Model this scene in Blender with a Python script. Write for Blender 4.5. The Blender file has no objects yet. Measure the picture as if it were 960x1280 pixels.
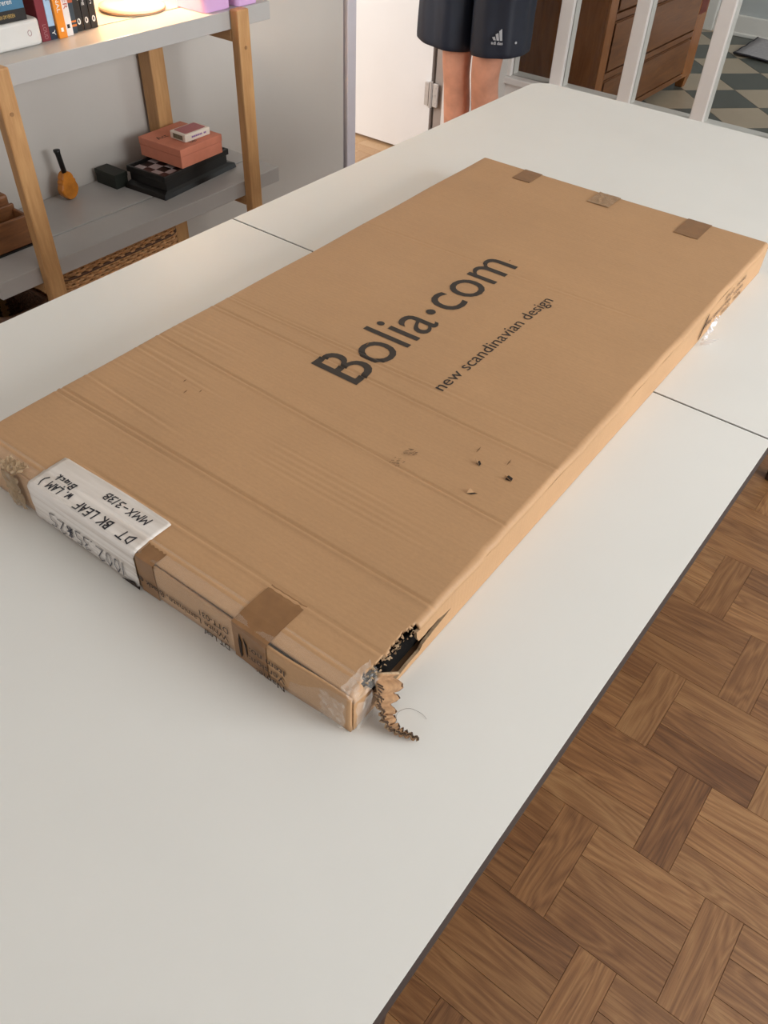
import bpy, bmesh, math, random
from mathutils import Vector, Matrix
from mathutils.geometry import delaunay_2d_cdt
random.seed(7)
PI = math.pi
SC = bpy.context.scene
COL = SC.collection

# ------------------------------------------------------------------ camera, world, light, exposure
cam_d = bpy.data.cameras.new('camera')
cam = bpy.data.objects.new('camera', cam_d)
COL.objects.link(cam)
SC.camera = cam
CAM_AZ, CAM_PITCH, CAM_ROLL = math.radians(35.866), math.radians(-44.129), math.radians(-2.676)
fw = Vector((math.cos(CAM_PITCH) * math.cos(CAM_AZ), math.cos(CAM_PITCH) * math.sin(CAM_AZ), math.sin(CAM_PITCH)))
r0 = fw.cross(Vector((0, 0, 1))).normalized()
d0 = -r0.cross(fw)
rt = math.cos(CAM_ROLL) * r0 + math.sin(CAM_ROLL) * d0
dn = -math.sin(CAM_ROLL) * r0 + math.cos(CAM_ROLL) * d0
cam.matrix_world = Matrix(((rt.x, -dn.x, -fw.x, -0.936), (rt.y, -dn.y, -fw.y, -0.082), (rt.z, -dn.z, -fw.z, 1.366), (0, 0, 0, 1)))
cam_d.sensor_fit = 'HORIZONTAL'
cam_d.sensor_width = 36.0
cam_d.lens = 1012.0 / 960.0 * 36.0
cam_d.clip_start = 0.02

SC.view_settings.view_transform = 'Standard'
SC.view_settings.look = 'None'
SC.view_settings.gamma = 1.0
SC.view_settings.use_curve_mapping = False
SC.view_settings.exposure = 0.22
SC.cycles.use_denoising = True
SC.cycles.max_bounces = 8

world = bpy.data.worlds.new('world')
SC.world = world
world.use_nodes = True
wb = world.node_tree.nodes['Background']
wb.inputs['Color'].default_value = (0.80, 0.88, 1.0, 1)
wb.inputs['Strength'].default_value = 1.0


def area(name, loc, rot, sx, sy, watts, col):
    l = bpy.data.lights.new(name, 'AREA')
    l.shape = 'RECTANGLE'
    l.size, l.size_y, l.energy, l.color = sx, sy, watts, col
    o = bpy.data.objects.new(name, l)
    COL.objects.link(o)
    o.location = loc
    o.rotation_euler = rot
    return o


# daylight from area lamps set at assumed, unseen window openings of the three rooms
area('window_light', (0.45, -2.30, 1.55), (PI / 2, 0, 0), 1.7, 1.4, 76, (0.955, 0.985, 1.0))
area('window_light_near', (-3.12, 0.35, 1.55), (PI / 2, 0, -PI / 2), 1.8, 1.3, 6, (1.0, 0.985, 0.96))
area('window_light_bedroom', (0.30, 3.10, 1.5), (PI / 2, 0, -PI / 2), 1.4, 1.5, 42, (1.0, 0.98, 0.97))
area('window_light_hall', (4.0, -1.42, 1.5), (PI / 2, 0, 0), 1.2, 1.2, 40, (0.95, 0.98, 1.0))


# ------------------------------------------------------------------ helpers
def lin(c):
    return tuple((v / 255 / 12.92) if v / 255 <= 0.04045 else ((v / 255 + 0.055) / 1.055) ** 2.4 for v in c)


def srgb(r, g, b):
    return lin((r, g, b)) + (1,)


class MB:
    def __init__(self):
        self.v, self.f, self.m = [], [], []

    def add(self, vs, fs, mi=0):
        b = len(self.v)
        self.v += [tuple(q) for q in vs]
        self.f += [tuple(i + b for i in f) for f in fs]
        self.m += [mi] * len(fs)
        return self

    def box(self, x0, x1, y0, y1, z0, z1, mi=0, mat=None):
        vs = [Vector(q) for q in ((x0, y0, z0), (x1, y0, z0), (x1, y1, z0), (x0, y1, z0), (x0, y0, z1), (x1, y0, z1), (x1, y1, z1), (x0, y1, z1))]
        if mat is not None:
            vs = [mat @ q for q in vs]
        return self.add(vs, [(0, 3, 2, 1), (4, 5, 6, 7), (0, 1, 5, 4), (1, 2, 6, 5), (2, 3, 7, 6), (3, 0, 4, 7)], mi)

    def frustum(self, b, t, z0, z1, mi=0):
        """b, t = (x0,x1,y0,y1) rectangles at z0 and z1"""
        vs = [(b[0], b[2], z0), (b[1], b[2], z0), (b[1], b[3], z0), (b[0], b[3], z0), (t[0], t[2], z1), (t[1], t[2], z1), (t[1], t[3], z1), (t[0], t[3], z1)]
        return self.add(vs, [(0, 3, 2, 1), (4, 5, 6, 7), (0, 1, 5, 4), (1, 2, 6, 5), (2, 3, 7, 6), (3, 0, 4, 7)], mi)

    def rings(self, rings, cap=True, mi=0, closed=True):
        n = len(rings[0])
        vs = [q for r in rings for q in r]
        fs = []
        for i in range(len(rings) - 1):
            for j in range(n if closed else n - 1):
                k = (j + 1) % n
                fs.append((i * n + j, i * n + k, (i + 1) * n + k, (i + 1) * n + j))
        if cap:
            fs.append(tuple(reversed(range(n))))
            fs.append(tuple((len(rings) - 1) * n + j for j in range(n)))
        return self.add(vs, fs, mi)

    def tube(self, pts, r, n=8, cap=True, mi=0):
        pts = [Vector(q) for q in pts]
        rs = r if isinstance(r, (list, tuple)) else [r] * len(pts)
        R = []
        up = Vector((0, 0, 1))
        for i, q in enumerate(pts):
            t = (pts[min(i + 1, len(pts) - 1)] - pts[max(i - 1, 0)]).normalized()
            a = up if abs(t.dot(up)) < 0.95 else Vector((1, 0, 0))
            s = t.cross(a).normalized()
            w = s.cross(t)
            R.append([q + rs[i] * (math.cos(2 * PI * k / n) * s + math.sin(2 * PI * k / n) * w) for k in range(n)])
        return self.rings(R, cap, mi)

    def lathe(self, prof, c=(0, 0, 0), n=32, mi=0, cap=True):
        return self.rings([[(c[0] + r * math.cos(2 * PI * k / n), c[1] + r * math.sin(2 * PI * k / n), c[2] + z) for k in range(n)] for r, z in prof], cap, mi)

    def prism(self, poly, z0, z1, mi=0):
        n = len(poly)
        return self.add([(x, y, z0) for x, y in poly] + [(x, y, z1) for x, y in poly],
                        [tuple(reversed(range(n))), tuple(range(n, 2 * n))] + [(i, (i + 1) % n, n + (i + 1) % n, n + i) for i in range(n)], mi)

    def mesh(self, name, mats, smooth=False):
        me = bpy.data.meshes.new(name)
        me.from_pydata(self.v, [], self.f)
        for m in (mats if isinstance(mats, (list, tuple)) else [mats]):
            me.materials.append(m)
        me.polygons.foreach_set('material_index', self.m)
        bm = bmesh.new()
        bm.from_mesh(me)
        bmesh.ops.recalc_face_normals(bm, faces=bm.faces)
        bm.to_mesh(me)
        bm.free()
        if smooth:
            me.polygons.foreach_set('use_smooth', [True] * len(me.polygons))
        me.update()
        return me

    def build(self, name, mats, parent=None, smooth=False, bevel=0, seg=2):
        return link(name, self.mesh(name, mats, smooth), parent, bevel, seg)


def link(name, me, parent=None, bevel=0, seg=2):
    o = bpy.data.objects.new(name, me)
    COL.objects.link(o)
    if parent is not None:
        o.parent = parent
    if bevel:
        b = o.modifiers.new('bevel', 'BEVEL')
        b.width = bevel
        b.segments = seg
        b.limit_method = 'ANGLE'
        b.angle_limit = math.radians(40)
        b.harden_normals = False
    return o


def tag(o, label=None, cat=None, group=None, kind=None):
    if label: o['label'] = label
    if cat: o['category'] = cat
    if group: o['group'] = group
    if kind: o['kind'] = kind
    return o


def thing(name, label, cat, loc=(0, 0, 0), rz=0, group=None):
    o = bpy.data.objects.new(name, None)
    COL.objects.link(o)
    o.location = loc
    o.rotation_euler = (0, 0, rz)
    o.empty_display_size = 0.05
    return tag(o, label, cat, group)


def copy_tree(o, parent=None):
    c = o.copy()
    COL.objects.link(c)
    if parent is not None:
        c.parent = parent
    for ch in list(o.children):
        copy_tree(ch, c)
    return c


def text_mesh(name, txt, mat, parent, M, width=None, height=None, cap=None, ext=0.00012, spacing=1.0, bold=0.0, conform=None):
    """printed lettering as flat mesh; M maps text plane (x reading, y up, z out) to the parent's frame"""
    cu = bpy.data.curves.new(name, 'FONT')
    cu.body = txt
    cu.size = 1.0
    cu.space_character = spacing
    cu.offset = bold
    cu.resolution_u = 4
    cu.fill_mode = 'FRONT'
    tmp = bpy.data.objects.new('lettering_source', cu)
    COL.objects.link(tmp)
    bpy.context.view_layer.update()
    me = bpy.data.meshes.new_from_object(tmp.evaluated_get(bpy.context.evaluated_depsgraph_get()))
    bpy.data.objects.remove(tmp)
    bpy.data.curves.remove(cu)
    xs = [v.co.x for v in me.vertices]
    x0, x1 = min(xs), max(xs)
    sx = width / (x1 - x0) if width else None
    sy = cap / 0.7 if cap else sx
    if sx is None:
        sx = sy
    for v in me.vertices:
        q = Vector(((v.co.x - x0) * sx, v.co.y * sy, ext))
        v.co = M @ q
    me.materials.clear()
    me.materials.append(mat)
    if conform is not None:
        bm = bmesh.new()
        bm.from_mesh(me)
        for xc, amp, ta, tb, sk in CREASES:
            if amp < 0.45:
                continue
            for i in range(-9, 10):
                bmesh.ops.bisect_plane(bm, geom=bm.verts[:] + bm.edges[:] + bm.faces[:], plane_co=(xc + sk * 0.25 + i * 0.0016, 0, 0), plane_no=(1, -sk / BW * -1.0, 0))
        for v in bm.verts:
            v.co.z = conform(v.co.x, v.co.y) + 0.00045
        bm.to_mesh(me)
        bm.free()
    return link(name, me, parent)


STROKES = {
    'M': [[(0, 0), (0.05, 1), (0.4, 0.35), (0.75, 1), (0.8, 0)]], 'X': [[(0, 0), (0.65, 1)], [(0.05, 1), (0.7, 0)]], '-': [[(0.1, 0.45), (0.6, 0.5)]],
    '3': [[(0, 0.9), (0.4, 1), (0.5, 0.75), (0.2, 0.55), (0.5, 0.4), (0.45, 0.08), (0, 0.05)]], '1': [[(0.25, 1), (0.2, 0)]],
    'B': [[(0.05, 0), (0.05, 1), (0.45, 0.95), (0.5, 0.7), (0.1, 0.52), (0.55, 0.4), (0.5, 0.08), (0.02, 0)]],
    'l': [[(0.1, 1.0), (0.08, 0)]], 'a': [[(0.4, 0.5), (0.1, 0.45), (0.05, 0.1), (0.35, 0.1), (0.42, 0.5), (0.45, 0)]], 'c': [[(0.4, 0.45), (0.1, 0.4), (0.1, 0.05), (0.4, 0.05)]],
    'k': [[(0.05, 0.9), (0.05, 0)], [(0.4, 0.5), (0.08, 0.22), (0.42, 0)]], 'D': [[(0.05, 0), (0.1, 1), (0.5, 0.8), (0.55, 0.3), (0.05, 0)]], 'T': [[(0, 1), (0.7, 0.95)], [(0.35, 1), (0.3, 0)]],
    'K': [[(0.05, 1), (0.05, 0)], [(0.6, 1), (0.08, 0.45), (0.6, 0)]], 'L': [[(0.05, 1), (0, 0.02), (0.5, 0.05)]], 'E': [[(0.5, 0.95), (0.05, 1), (0, 0), (0.5, 0.05)], [(0.03, 0.5), (0.4, 0.52)]],
    'A': [[(0, 0), (0.3, 1), (0.55, 0)], [(0.1, 0.35), (0.5, 0.35)]], 'F': [[(0.55, 1), (0.05, 0.97), (0.03, 0)], [(0.05, 0.5), (0.45, 0.52)]], 'W': [[(0, 0.7), (0.15, 0), (0.3, 0.5), (0.45, 0), (0.65, 0.75)]],
    '.': [[(0.1, 0.0), (0.16, 0.08)]], ')': [[(0.1, 1.25), (0.45, 0.7), (0.45, 0.2), (0.1, -0.2)]], '0': [[(0.25, 1), (0.02, 0.6), (0.1, 0.05), (0.4, 0.05), (0.5, 0.6), (0.25, 1)]],
    '2': [[(0, 0.85), (0.3, 1), (0.5, 0.75), (0, 0.05), (0.6, 0.05)]], '5': [[(0.55, 1), (0.1, 0.97), (0.08, 0.6), (0.45, 0.55), (0.5, 0.1), (0, 0.0)]],
    '8': [[(0.3, 0.5), (0.05, 0.75), (0.3, 1), (0.5, 0.75), (0.05, 0.25), (0.3, 0), (0.55, 0.25), (0.3, 0.5)]],
    '*': [[(0, 0.1), (0.5, 0.9), (0.1, 0.8), (0.55, 0.2), (0.05, 0.45), (0.6, 0.6), (0.1, 0.25), (0.45, 0.1), (0.3, 0.95), (0.2, 0.1)]],
    ' ': [],
}


def handwriting(name, txt, mat, parent, M, h, w, pen=0.0014, ext=0.0004, slant=0.1, conform=None):
    """pen strokes: flat ribbons following each letter's polyline"""
    mb = MB()
    adv = 0
    pos = []
    for ch in txt:
        s = STROKES[ch]
        mx = max([q[0] for st in s for q in st], default=0.35)
        pos.append((ch, adv))
        adv += mx + 0.25
    k = w / adv
    rnd = random.Random(len(txt) + 3)
    for ch, a in pos:
        j = rnd.uniform(-0.08, 0.08)
        for st in STROKES[ch]:
            pts = [Vector(((a + q[0] + slant * q[1]) * k, (q[1] + j) * h, ext)) for q in st]
            for a_, b_ in zip(pts[:-1], pts[1:]):
                t = (b_ - a_).normalized()
                nn = Vector((-t.y, t.x, 0)) * pen * 0.5
                q4 = [M @ q for q in (a_ - t * pen * 0.4 + nn, a_ - t * pen * 0.4 - nn, b_ + t * pen * 0.4 - nn, b_ + t * pen * 0.4 + nn)]
                if conform is not None:
                    for q in q4:
                        q.z = conform(q.x, q.y) + 0.0019
                mb.add(q4, [(0, 1, 2, 3)])
    return mb.build(name, mat, parent)


# ------------------------------------------------------------------ materials
class NT:
    def __init__(self, name):
        self.m = bpy.data.materials.new(name)
        self.m.use_nodes = True
        self.t = self.m.node_tree
        self.p = self.t.nodes['Principled BSDF']

    def n(self, typ, **kw):
        nd = self.t.nodes.new(typ)
        for k, v in kw.items():
            if k in nd.bl_rna.properties and not k.startswith('i_'):
                setattr(nd, k, v)
            else:
                nd.inputs[k[2:].replace('_', ' ')].default_value = v
        return nd

    def l(self, a, b):
        self.t.links.new(a, b)

    def ramp(self, fac, stops):
        r = self.t.nodes.new('ShaderNodeValToRGB')
        cr = r.color_ramp
        while len(cr.elements) < len(stops):
            cr.elements.new(0.5)
        for e, (pos, c) in zip(cr.elements, stops):
            e.position = pos
            e.color = c
        self.l(fac, r.inputs['Fac'])
        return r.outputs['Color']

    def bump(self, h, strength, dist=0.001):
        b = self.t.nodes.new('ShaderNodeBump')
        b.inputs['Strength'].default_value = strength
        b.inputs['Distance'].default_value = dist
        self.l(h, b.inputs['Height'])
        self.l(b.outputs['Normal'], self.p.inputs['Normal'])
        return b

    def mapping(self, coord='Object', scale=(1, 1, 1)):
        tc = self.t.nodes.new('ShaderNodeTexCoord')
        mp = self.t.nodes.new('ShaderNodeMapping')
        mp.inputs['Scale'].default_value = scale
        self.l(tc.outputs[coord], mp.inputs['Vector'])
        return mp.outputs['Vector']

    def noise(self, vec, scale, detail=4, rough=0.55, dist=0.0):
        nd = self.t.nodes.new('ShaderNodeTexNoise')
        nd.inputs['Scale'].default_value = scale
        nd.inputs['Detail'].default_value = detail
        nd.inputs['Roughness'].default_value = rough
        nd.inputs['Distortion'].default_value = dist
        if vec is not None:
            self.l(vec, nd.inputs['Vector'])
        return nd.outputs['Fac']

    def mix(self, fac, a, b, typ='MIX'):
        mx = self.t.nodes.new('ShaderNodeMix')
        mx.data_type = 'RGBA'
        mx.blend_type = typ
        for sock, val in ((mx.inputs[0], fac), (mx.inputs[6], a), (mx.inputs[7], b)):
            if hasattr(val, 'is_linked') or hasattr(val, 'links'):
                self.l(val, sock)
            else:
                sock.default_value = val
        return mx.outputs[2]

    def math(self, op, a, b=0.0):
        nd = self.t.nodes.new('ShaderNodeMath')
        nd.operation = op
        for sock, val in ((nd.inputs[0], a), (nd.inputs[1], b)):
            if hasattr(val, 'links'):
                self.l(val, sock)
            else:
                sock.default_value = val
        return nd.outputs[0]


def mat_plain(name, rgb, rough=0.5, var=0.08, scale=30, metal=0.0, bump=0.0, spec=0.5, coord='Object'):
    t = NT(name)
    c = srgb(*rgb)
    v = t.mapping(coord)
    f = t.noise(v, scale)
    lo = tuple(x * (1 - var) for x in c[:3]) + (1,)
    hi = tuple(min(1, x * (1 + var)) for x in c[:3]) + (1,)
    t.l(t.ramp(f, [(0.3, lo), (0.7, hi)]), t.p.inputs['Base Color'])
    t.p.inputs['Roughness'].default_value = rough
    t.p.inputs['Metallic'].default_value = metal
    t.p.inputs['Specular IOR Level'].default_value = spec
    if bump:
        t.bump(t.noise(v, scale * 6), bump)
    return t.m


def mat_wood(name, dark, light, grain=(3, 40, 40), rough=0.45, scale=1.0, bump=0.05, coord='Object'):
    t = NT(name)
    v = t.mapping(coord, tuple(g * scale for g in grain))
    f1 = t.noise(v, 1.0, 6, 0.6, 0.8)
    v2 = t.mapping(coord, tuple(g * scale * 4 for g in grain))
    f2 = t.noise(v2, 1.0, 3, 0.6, 0.3)
    f = t.math('ADD', t.math('MULTIPLY', f1, 0.7), t.math('MULTIPLY', f2, 0.3))
    t.l(t.ramp(f, [(0.32, srgb(*dark)), (0.68, srgb(*light))]), t.p.inputs['Base Color'])
    t.p.inputs['Roughness'].default_value = rough
    t.bump(f2, bump, 0.0006)
    return t.m


def mat_stave(name, stops, rough=0.42):
    """parquet stave: UV runs along the stave, every stave gets its own shift and tone"""
    t = NT(name)
    oi = t.n('ShaderNodeObjectInfo')
    at = t.n('ShaderNodeAttribute', attribute_name='rand')
    rnd = t.math('FRACT', t.math('ADD', oi.outputs['Random'], at.outputs['Fac']))
    tc = t.n('ShaderNodeTexCoord')
    off = t.n('ShaderNodeCombineXYZ')
    t.l(t.math('MULTIPLY', rnd, 53.0), off.inputs[0])
    t.l(t.math('MULTIPLY', rnd, 31.7), off.inputs[1])
    t.l(t.math('MULTIPLY', rnd, 17.1), off.inputs[2])
    va = t.n('ShaderNodeVectorMath', operation='ADD')
    t.l(tc.outputs['UV'], va.inputs[0])
    t.l(off.outputs[0], va.inputs[1])

    def mp(s):
        m = t.n('ShaderNodeMapping')
        m.inputs['Scale'].default_value = s
        t.l(va.outputs[0], m.inputs['Vector'])
        return m.outputs['Vector']
    big = t.noise(mp((2.6, 17, 1)), 1.0, 2, 0.45, 0.5)
    # growth rings: bands cut out of the low-frequency field
    rings = t.math('PINGPONG', t.math('MULTIPLY', big, 22.0), 1.0)
    fine = t.noise(mp((5, 300, 1)), 1.0, 5, 0.7, 0.15)
    pores = t.noise(mp((16, 900, 1)), 1.0, 2, 0.6, 0.0)
    f = t.math('ADD', t.math('ADD', t.math('MULTIPLY', rings, 0.20), t.math('MULTIPLY', fine, 0.70)), t.math('MULTIPLY', rnd, 0.24))
    base = t.ramp(f, [(0.30, srgb(*stops[0])), (0.58, srgb(*stops[1])), (0.90, srgb(*stops[2]))])
    col = t.mix(t.math('MULTIPLY', t.math('GREATER_THAN', pores, 0.62), 0.35), base, srgb(*stops[3]))
    tone = t.ramp(t.math('FRACT', t.math('MULTIPLY', rnd, 7.31)), [(0.0, (0.80, 0.74, 0.68, 1)), (0.5, (1.0, 1.0, 1.0, 1)), (1.0, (1.14, 1.12, 1.08, 1))])
    col = t.mix(1.0, col, tone, 'MULTIPLY')
    t.l(col, t.p.inputs['Base Color'])
    t.p.inputs['Roughness'].default_value = rough
    t.bump(fine, 0.06, 0.0004)
    return t.m


def mat_cardboard(name, rgb, flute=True):
    t = NT(name)
    v = t.mapping('Object')
    blot = t.noise(v, 7, 4, 0.6)
    fib = t.noise(t.mapping('Object', (1, 0.35, 1)), 520, 3, 0.7)
    lines = t.noise(t.mapping('Object', (200, 9, 30)), 1.0, 2, 0.5)
    f = t.math('ADD', t.math('ADD', t.math('MULTIPLY', blot, 0.40), t.math('MULTIPLY', fib, 0.45)), t.math('MULTIPLY', lines, 0.15))
    c = srgb(*rgb)
    t.l(t.ramp(f, [(0.30, tuple(x * 0.88 for x in c[:3]) + (1,)), (0.70, tuple(min(1, x * 1.10) for x in c[:3]) + (1,))]), t.p.inputs['Base Color'])
    t.p.inputs['Roughness'].default_value = 0.58
    t.p.inputs['Specular IOR Level'].default_value = 0.5
    w = t.n('ShaderNodeTexWave', wave_type='BANDS', bands_direction='X')
    w.inputs['Scale'].default_value = 50.0
    w.inputs['Distortion'].default_value = 0.5
    t.l(v, w.inputs['Vector'])
    h = t.math('ADD', t.math('MULTIPLY', w.outputs['Fac'], 0.35 if flute else 0.0), t.math('MULTIPLY', fib, 0.5))
    t.bump(h, 0.18, 0.0006)
    return t.m


def mat_clear(name, tint=(0.95, 0.93, 0.9), amount=0.35, rough=0.12):
    """thin clear plastic: mostly see-through, with a glossy skin"""
    t = NT(name)
    t.p.inputs['Base Color'].default_value = tint + (1,)
    t.p.inputs['Roughness'].default_value = rough
    t.p.inputs['Alpha'].default_value = amount
    v = t.mapping('Object')
    t.bump(t.noise(v, 220, 3), 0.4, 0.001)
    return t.m


def mat_glass(name):
    t = NT(name)
    nt = t.t
    nt.nodes.remove(t.p)
    out = nt.nodes['Material Output']
    tr = nt.nodes.new('ShaderNodeBsdfTransparent')
    tr.inputs['Color'].default_value = (0.95, 0.965, 0.955, 1)
    gl = nt.nodes.new('ShaderNodeBsdfGlossy')
    gl.inputs['Roughness'].default_value = 0.02
    fr = nt.nodes.new('ShaderNodeFresnel')
    fr.inputs['IOR'].default_value = 1.25
    mx = nt.nodes.new('ShaderNodeMixShader')
    t.l(fr.outputs[0], mx.inputs[0])
    t.l(tr.outputs[0], mx.inputs[1])
    t.l(gl.outputs[0], mx.inputs[2])
    t.l(mx.outputs[0], out.inputs['Surface'])
    return t.m


def mat_table():
    """matt white laminate with a few faint rubbed scuffs"""
    t = NT('white_laminate')
    v = t.mapping('Object')
    f = t.noise(v, 3, 3)
    base = t.ramp(f, [(0.3, srgb(224, 222, 216)), (0.7, srgb(229, 227, 221))])
    total = None
    for (x, y, r) in ((-.23, .058, .035), (-.285, .060, .03), (-.458, .050, .025), (-.47, .075, .02), (-.018, .045, .012), (-.70, .34, .012), (-.33, .07, .02)):
        d = t.n('ShaderNodeVectorMath', operation='DISTANCE')
        t.l(v, d.inputs[0])
        d.inputs[1].default_value = (x, y, 0.74)
        m = t.n('ShaderNodeMapRange')
        m.inputs['From Min'].default_value = r
        m.inputs['From Max'].default_value = 0.0
        t.l(d.outputs['Value'], m.inputs['Value'])
        total = m.outputs[0] if total is None else t.math('ADD', total, m.outputs[0])
    st = t.noise(t.mapping('Object', (40, 90, 40)), 1.0, 3, 0.6)
    k = t.math('MULTIPLY', total, t.math('MULTIPLY', t.math('MAXIMUM', t.math('SUBTRACT', st, 0.45), 0.0), 3.2))
    t.l(t.mix(k, base, srgb(120, 118, 112)), t.p.inputs['Base Color'])
    t.p.inputs['Roughness'].default_value = 0.52
    t.p.inputs['Specular IOR Level'].default_value = 0.4
    return t.m


def mat_wall(name, rgb):
    t = NT(name)
    v = t.mapping('Object')
    c = srgb(*rgb)
    t.l(t.ramp(t.noise(v, 4), [(0.3, tuple(x * 0.97 for x in c[:3]) + (1,)), (0.7, c)]), t.p.inputs['Base Color'])
    t.p.inputs['Roughness'].default_value = 0.8
    t.bump(t.noise(v, 260, 3), 0.06, 0.0008)
    return t.m


def mat_emit(name, rgb, strength):
    t = NT(name)
    t.p.inputs['Base Color'].default_value = srgb(*rgb)
    t.p.inputs['Emission Color'].default_value = srgb(*rgb)
    t.p.inputs['Emission Strength'].default_value = strength
    return t.m


M = {}
M['laminate'] = mat_table()
M['table_edge'] = mat_plain('dark_edge', (50, 40, 36), 0.5)
M['leg_dark'] = mat_wood('dark_leg_wood', (44, 29, 22), (64, 44, 34), (30, 30, 3))
M['stave'] = mat_stave('oak_stave', ((92, 58, 33), (130, 90, 55), (162, 122, 80), (76, 47, 28)))
M['subfloor'] = mat_plain('floor_joint', (70, 42, 26), 0.8)
M['card'] = mat_cardboard('kraft_cardboard', (183, 142, 101))
M['card_edge'] = mat_plain('torn_cardboard_fibre', (176, 148, 116), 0.9, 0.25, 300, bump=0.3)
M['card_liner'] = mat_plain('torn_inner_liner', (158, 120, 84), 0.85, 0.22, 160, bump=0.4)
M['card_inner'] = mat_plain('cardboard_inside', (120, 88, 58), 0.9)
M['core_dark'] = mat_plain('dark_corrugation', (74, 54, 38), 0.9, 0.3, 200)
M['ink'] = mat_plain('black_print_ink', (52, 43, 36), 0.65)
M['ink_soft'] = mat_plain('worn_brown_ink', (86, 64, 46), 0.7)
M['ink_end'] = mat_plain('brown_black_print', (58, 42, 32), 0.7)
M['marker'] = mat_plain('black_marker', (24, 24, 34), 0.5)
M['pen'] = mat_plain('ballpoint_ink', (44, 44, 62), 0.5)
M['tape'] = mat_plain('brown_parcel_tape', (136, 97, 60), 0.34, 0.10, 60, bump=0.05)
M['tape_worn'] = mat_plain('silvered_parcel_tape', (160, 126, 92), 0.3, 0.18, 160, bump=0.4)
M['tape_wad'] = mat_clear('yellowed_crumpled_tape', (0.36, 0.25, 0.14), 0.75, 0.25)
M['clear'] = mat_clear('clear_crumpled_tape', (0.9, 0.86, 0.8), 0.16, 0.15)
M['clear_thin'] = mat_clear('clear_smooth_tape', (0.95, 0.88, 0.78), 0.10, 0.15)
M['plastic'] = mat_clear('clear_crinkled_plastic', (0.96, 0.97, 1.0), 0.55, 0.08)
M['black_board'] = mat_plain('black_board_edge', (15, 13, 12), 0.9, spec=0.1)
M['shadow_hole'] = mat_plain('hole_shade_dark', (40, 28, 20), 0.9)  # dark colour painted for the shade inside slits and punctures


def mat_label():
    t = NT('white_paper_label')
    v = t.mapping('Object', (30, 4, 260))
    f = t.noise(v, 1.0, 4, 0.6, 0.4)
    t.l(t.ramp(f, [(0.30, srgb(196, 184, 172)), (0.55, srgb(228, 220, 212)), (0.8, srgb(236, 230, 224))]), t.p.inputs['Base Color'])
    t.p.inputs['Roughness'].default_value = 0.5
    t.bump(f, 0.35, 0.0008)
    return t.m


M['label'] = mat_label()
M['wall'] = mat_wall('painted_wall', (198, 191, 183))
M['wall_hall'] = mat_wall('hall_paint', (186, 188, 188))
M['ceiling'] = mat_wall('ceiling_paint', (232, 230, 226))
M['white_paint'] = mat_plain('white_gloss_paint', (232, 226, 220), 0.35, 0.02, 8)
M['lilac_paint'] = mat_plain('lilac_grey_paint', (206, 200, 206), 0.5, 0.02)
M['door_paint'] = mat_plain('door_white', (244, 243, 241), 0.45, 0.01, 6)
M['door_shade'] = mat_plain('door_white_shaded', (168, 156, 148), 0.5, 0.03)  # white paint greyed to carry the shade on door edge and jamb rebate
M['steel'] = mat_plain('brushed_steel', (206, 202, 198), 0.4, 0.05, 80, metal=0.3)
M['glass'] = mat_glass('window_glass')
M['tile_dark'] = mat_plain('dark_green_vinyl', (82, 84, 78), 0.4, 0.08, 12)
M['tile_light'] = mat_plain('beige_vinyl', (176, 158, 136), 0.4, 0.05, 12)
M['shelf'] = mat_plain('grey_shelf_paint', (178, 174, 170), 0.32, 0.03, 10)
M['birch'] = mat_wood('oiled_birch', (170, 122, 74), (202, 156, 104), (50, 50, 5), 0.45)
M['birch_bar'] = mat_wood('oiled_birch_bar', (168, 122, 76), (198, 154, 104), (50, 5, 50), 0.45)
M['acacia'] = mat_wood('acacia_box', (98, 58, 30), (142, 92, 52), (5, 30, 40), 0.45)
M['rattan'] = mat_plain('woven_rattan', (196, 146, 96), 0.6, 0.35, 90)
M['rattan_dark'] = mat_plain('dark_woven_rattan', (92, 62, 42), 0.6, 0.35, 90)
M['black_lacquer'] = mat_plain('black_lacquer', (16, 15, 14), 0.4, 0.1)
M['green_black'] = mat_plain('green_black_card', (28, 32, 24), 0.6, 0.1)
M['sq_light'] = mat_plain('pale_board_square', (176, 160, 158), 0.35, 0.05)
M['sq_dark'] = mat_plain('oxblood_board_square', (58, 30, 28), 0.35, 0.1)
M['coral'] = mat_plain('coral_card', (214, 132, 104), 0.6, 0.04, 60)
M['cream_card'] = mat_plain('cream_card', (232, 220, 204), 0.5, 0.04)
M['rose'] = mat_plain('rose_card_back', (182, 106, 108), 0.5, 0.12, 400)
M['purple_ink'] = mat_plain('purple_print', (132, 84, 150), 0.6)
M['olive_ink'] = mat_plain('olive_print', (112, 108, 86), 0.6, 0.4, 250)
M['skin'] = mat_plain('skin', (204, 144, 116), 0.55, 0.20, 11, bump=0.03)
M['navy'] = mat_plain('navy_sports_fabric', (22, 28, 42), 0.55, 0.12, 20, bump=0.05)
M['reflective'] = mat_plain('silver_reflective_print', (176, 176, 178), 0.4)
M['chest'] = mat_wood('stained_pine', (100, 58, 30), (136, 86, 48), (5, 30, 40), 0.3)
M['chest_lit'] = mat_wood('stained_pine_lit', (128, 74, 36), (168, 106, 58), (30, 26, 4), 0.22)  # same pine as the drawers, with light put into its lighter tone
M['rug'] = mat_plain('grey_felt', (168, 162, 164), 0.9, 0.12, 60, bump=0.3)
M['rug_edge'] = mat_plain('dark_felt_binding', (46, 44, 52), 0.9)
M['white_plastic'] = mat_plain('white_plastic_case', (214, 210, 204), 0.4, 0.02)
M['lilac'] = mat_plain('lilac_plastic', (214, 170, 214), 0.3, 0.03)
M['paper'] = mat_plain('book_pages', (226, 214, 190), 0.8, 0.06, 200)
M['shirt'] = mat_plain('grey_cotton', (150, 152, 156), 0.8)
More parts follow.
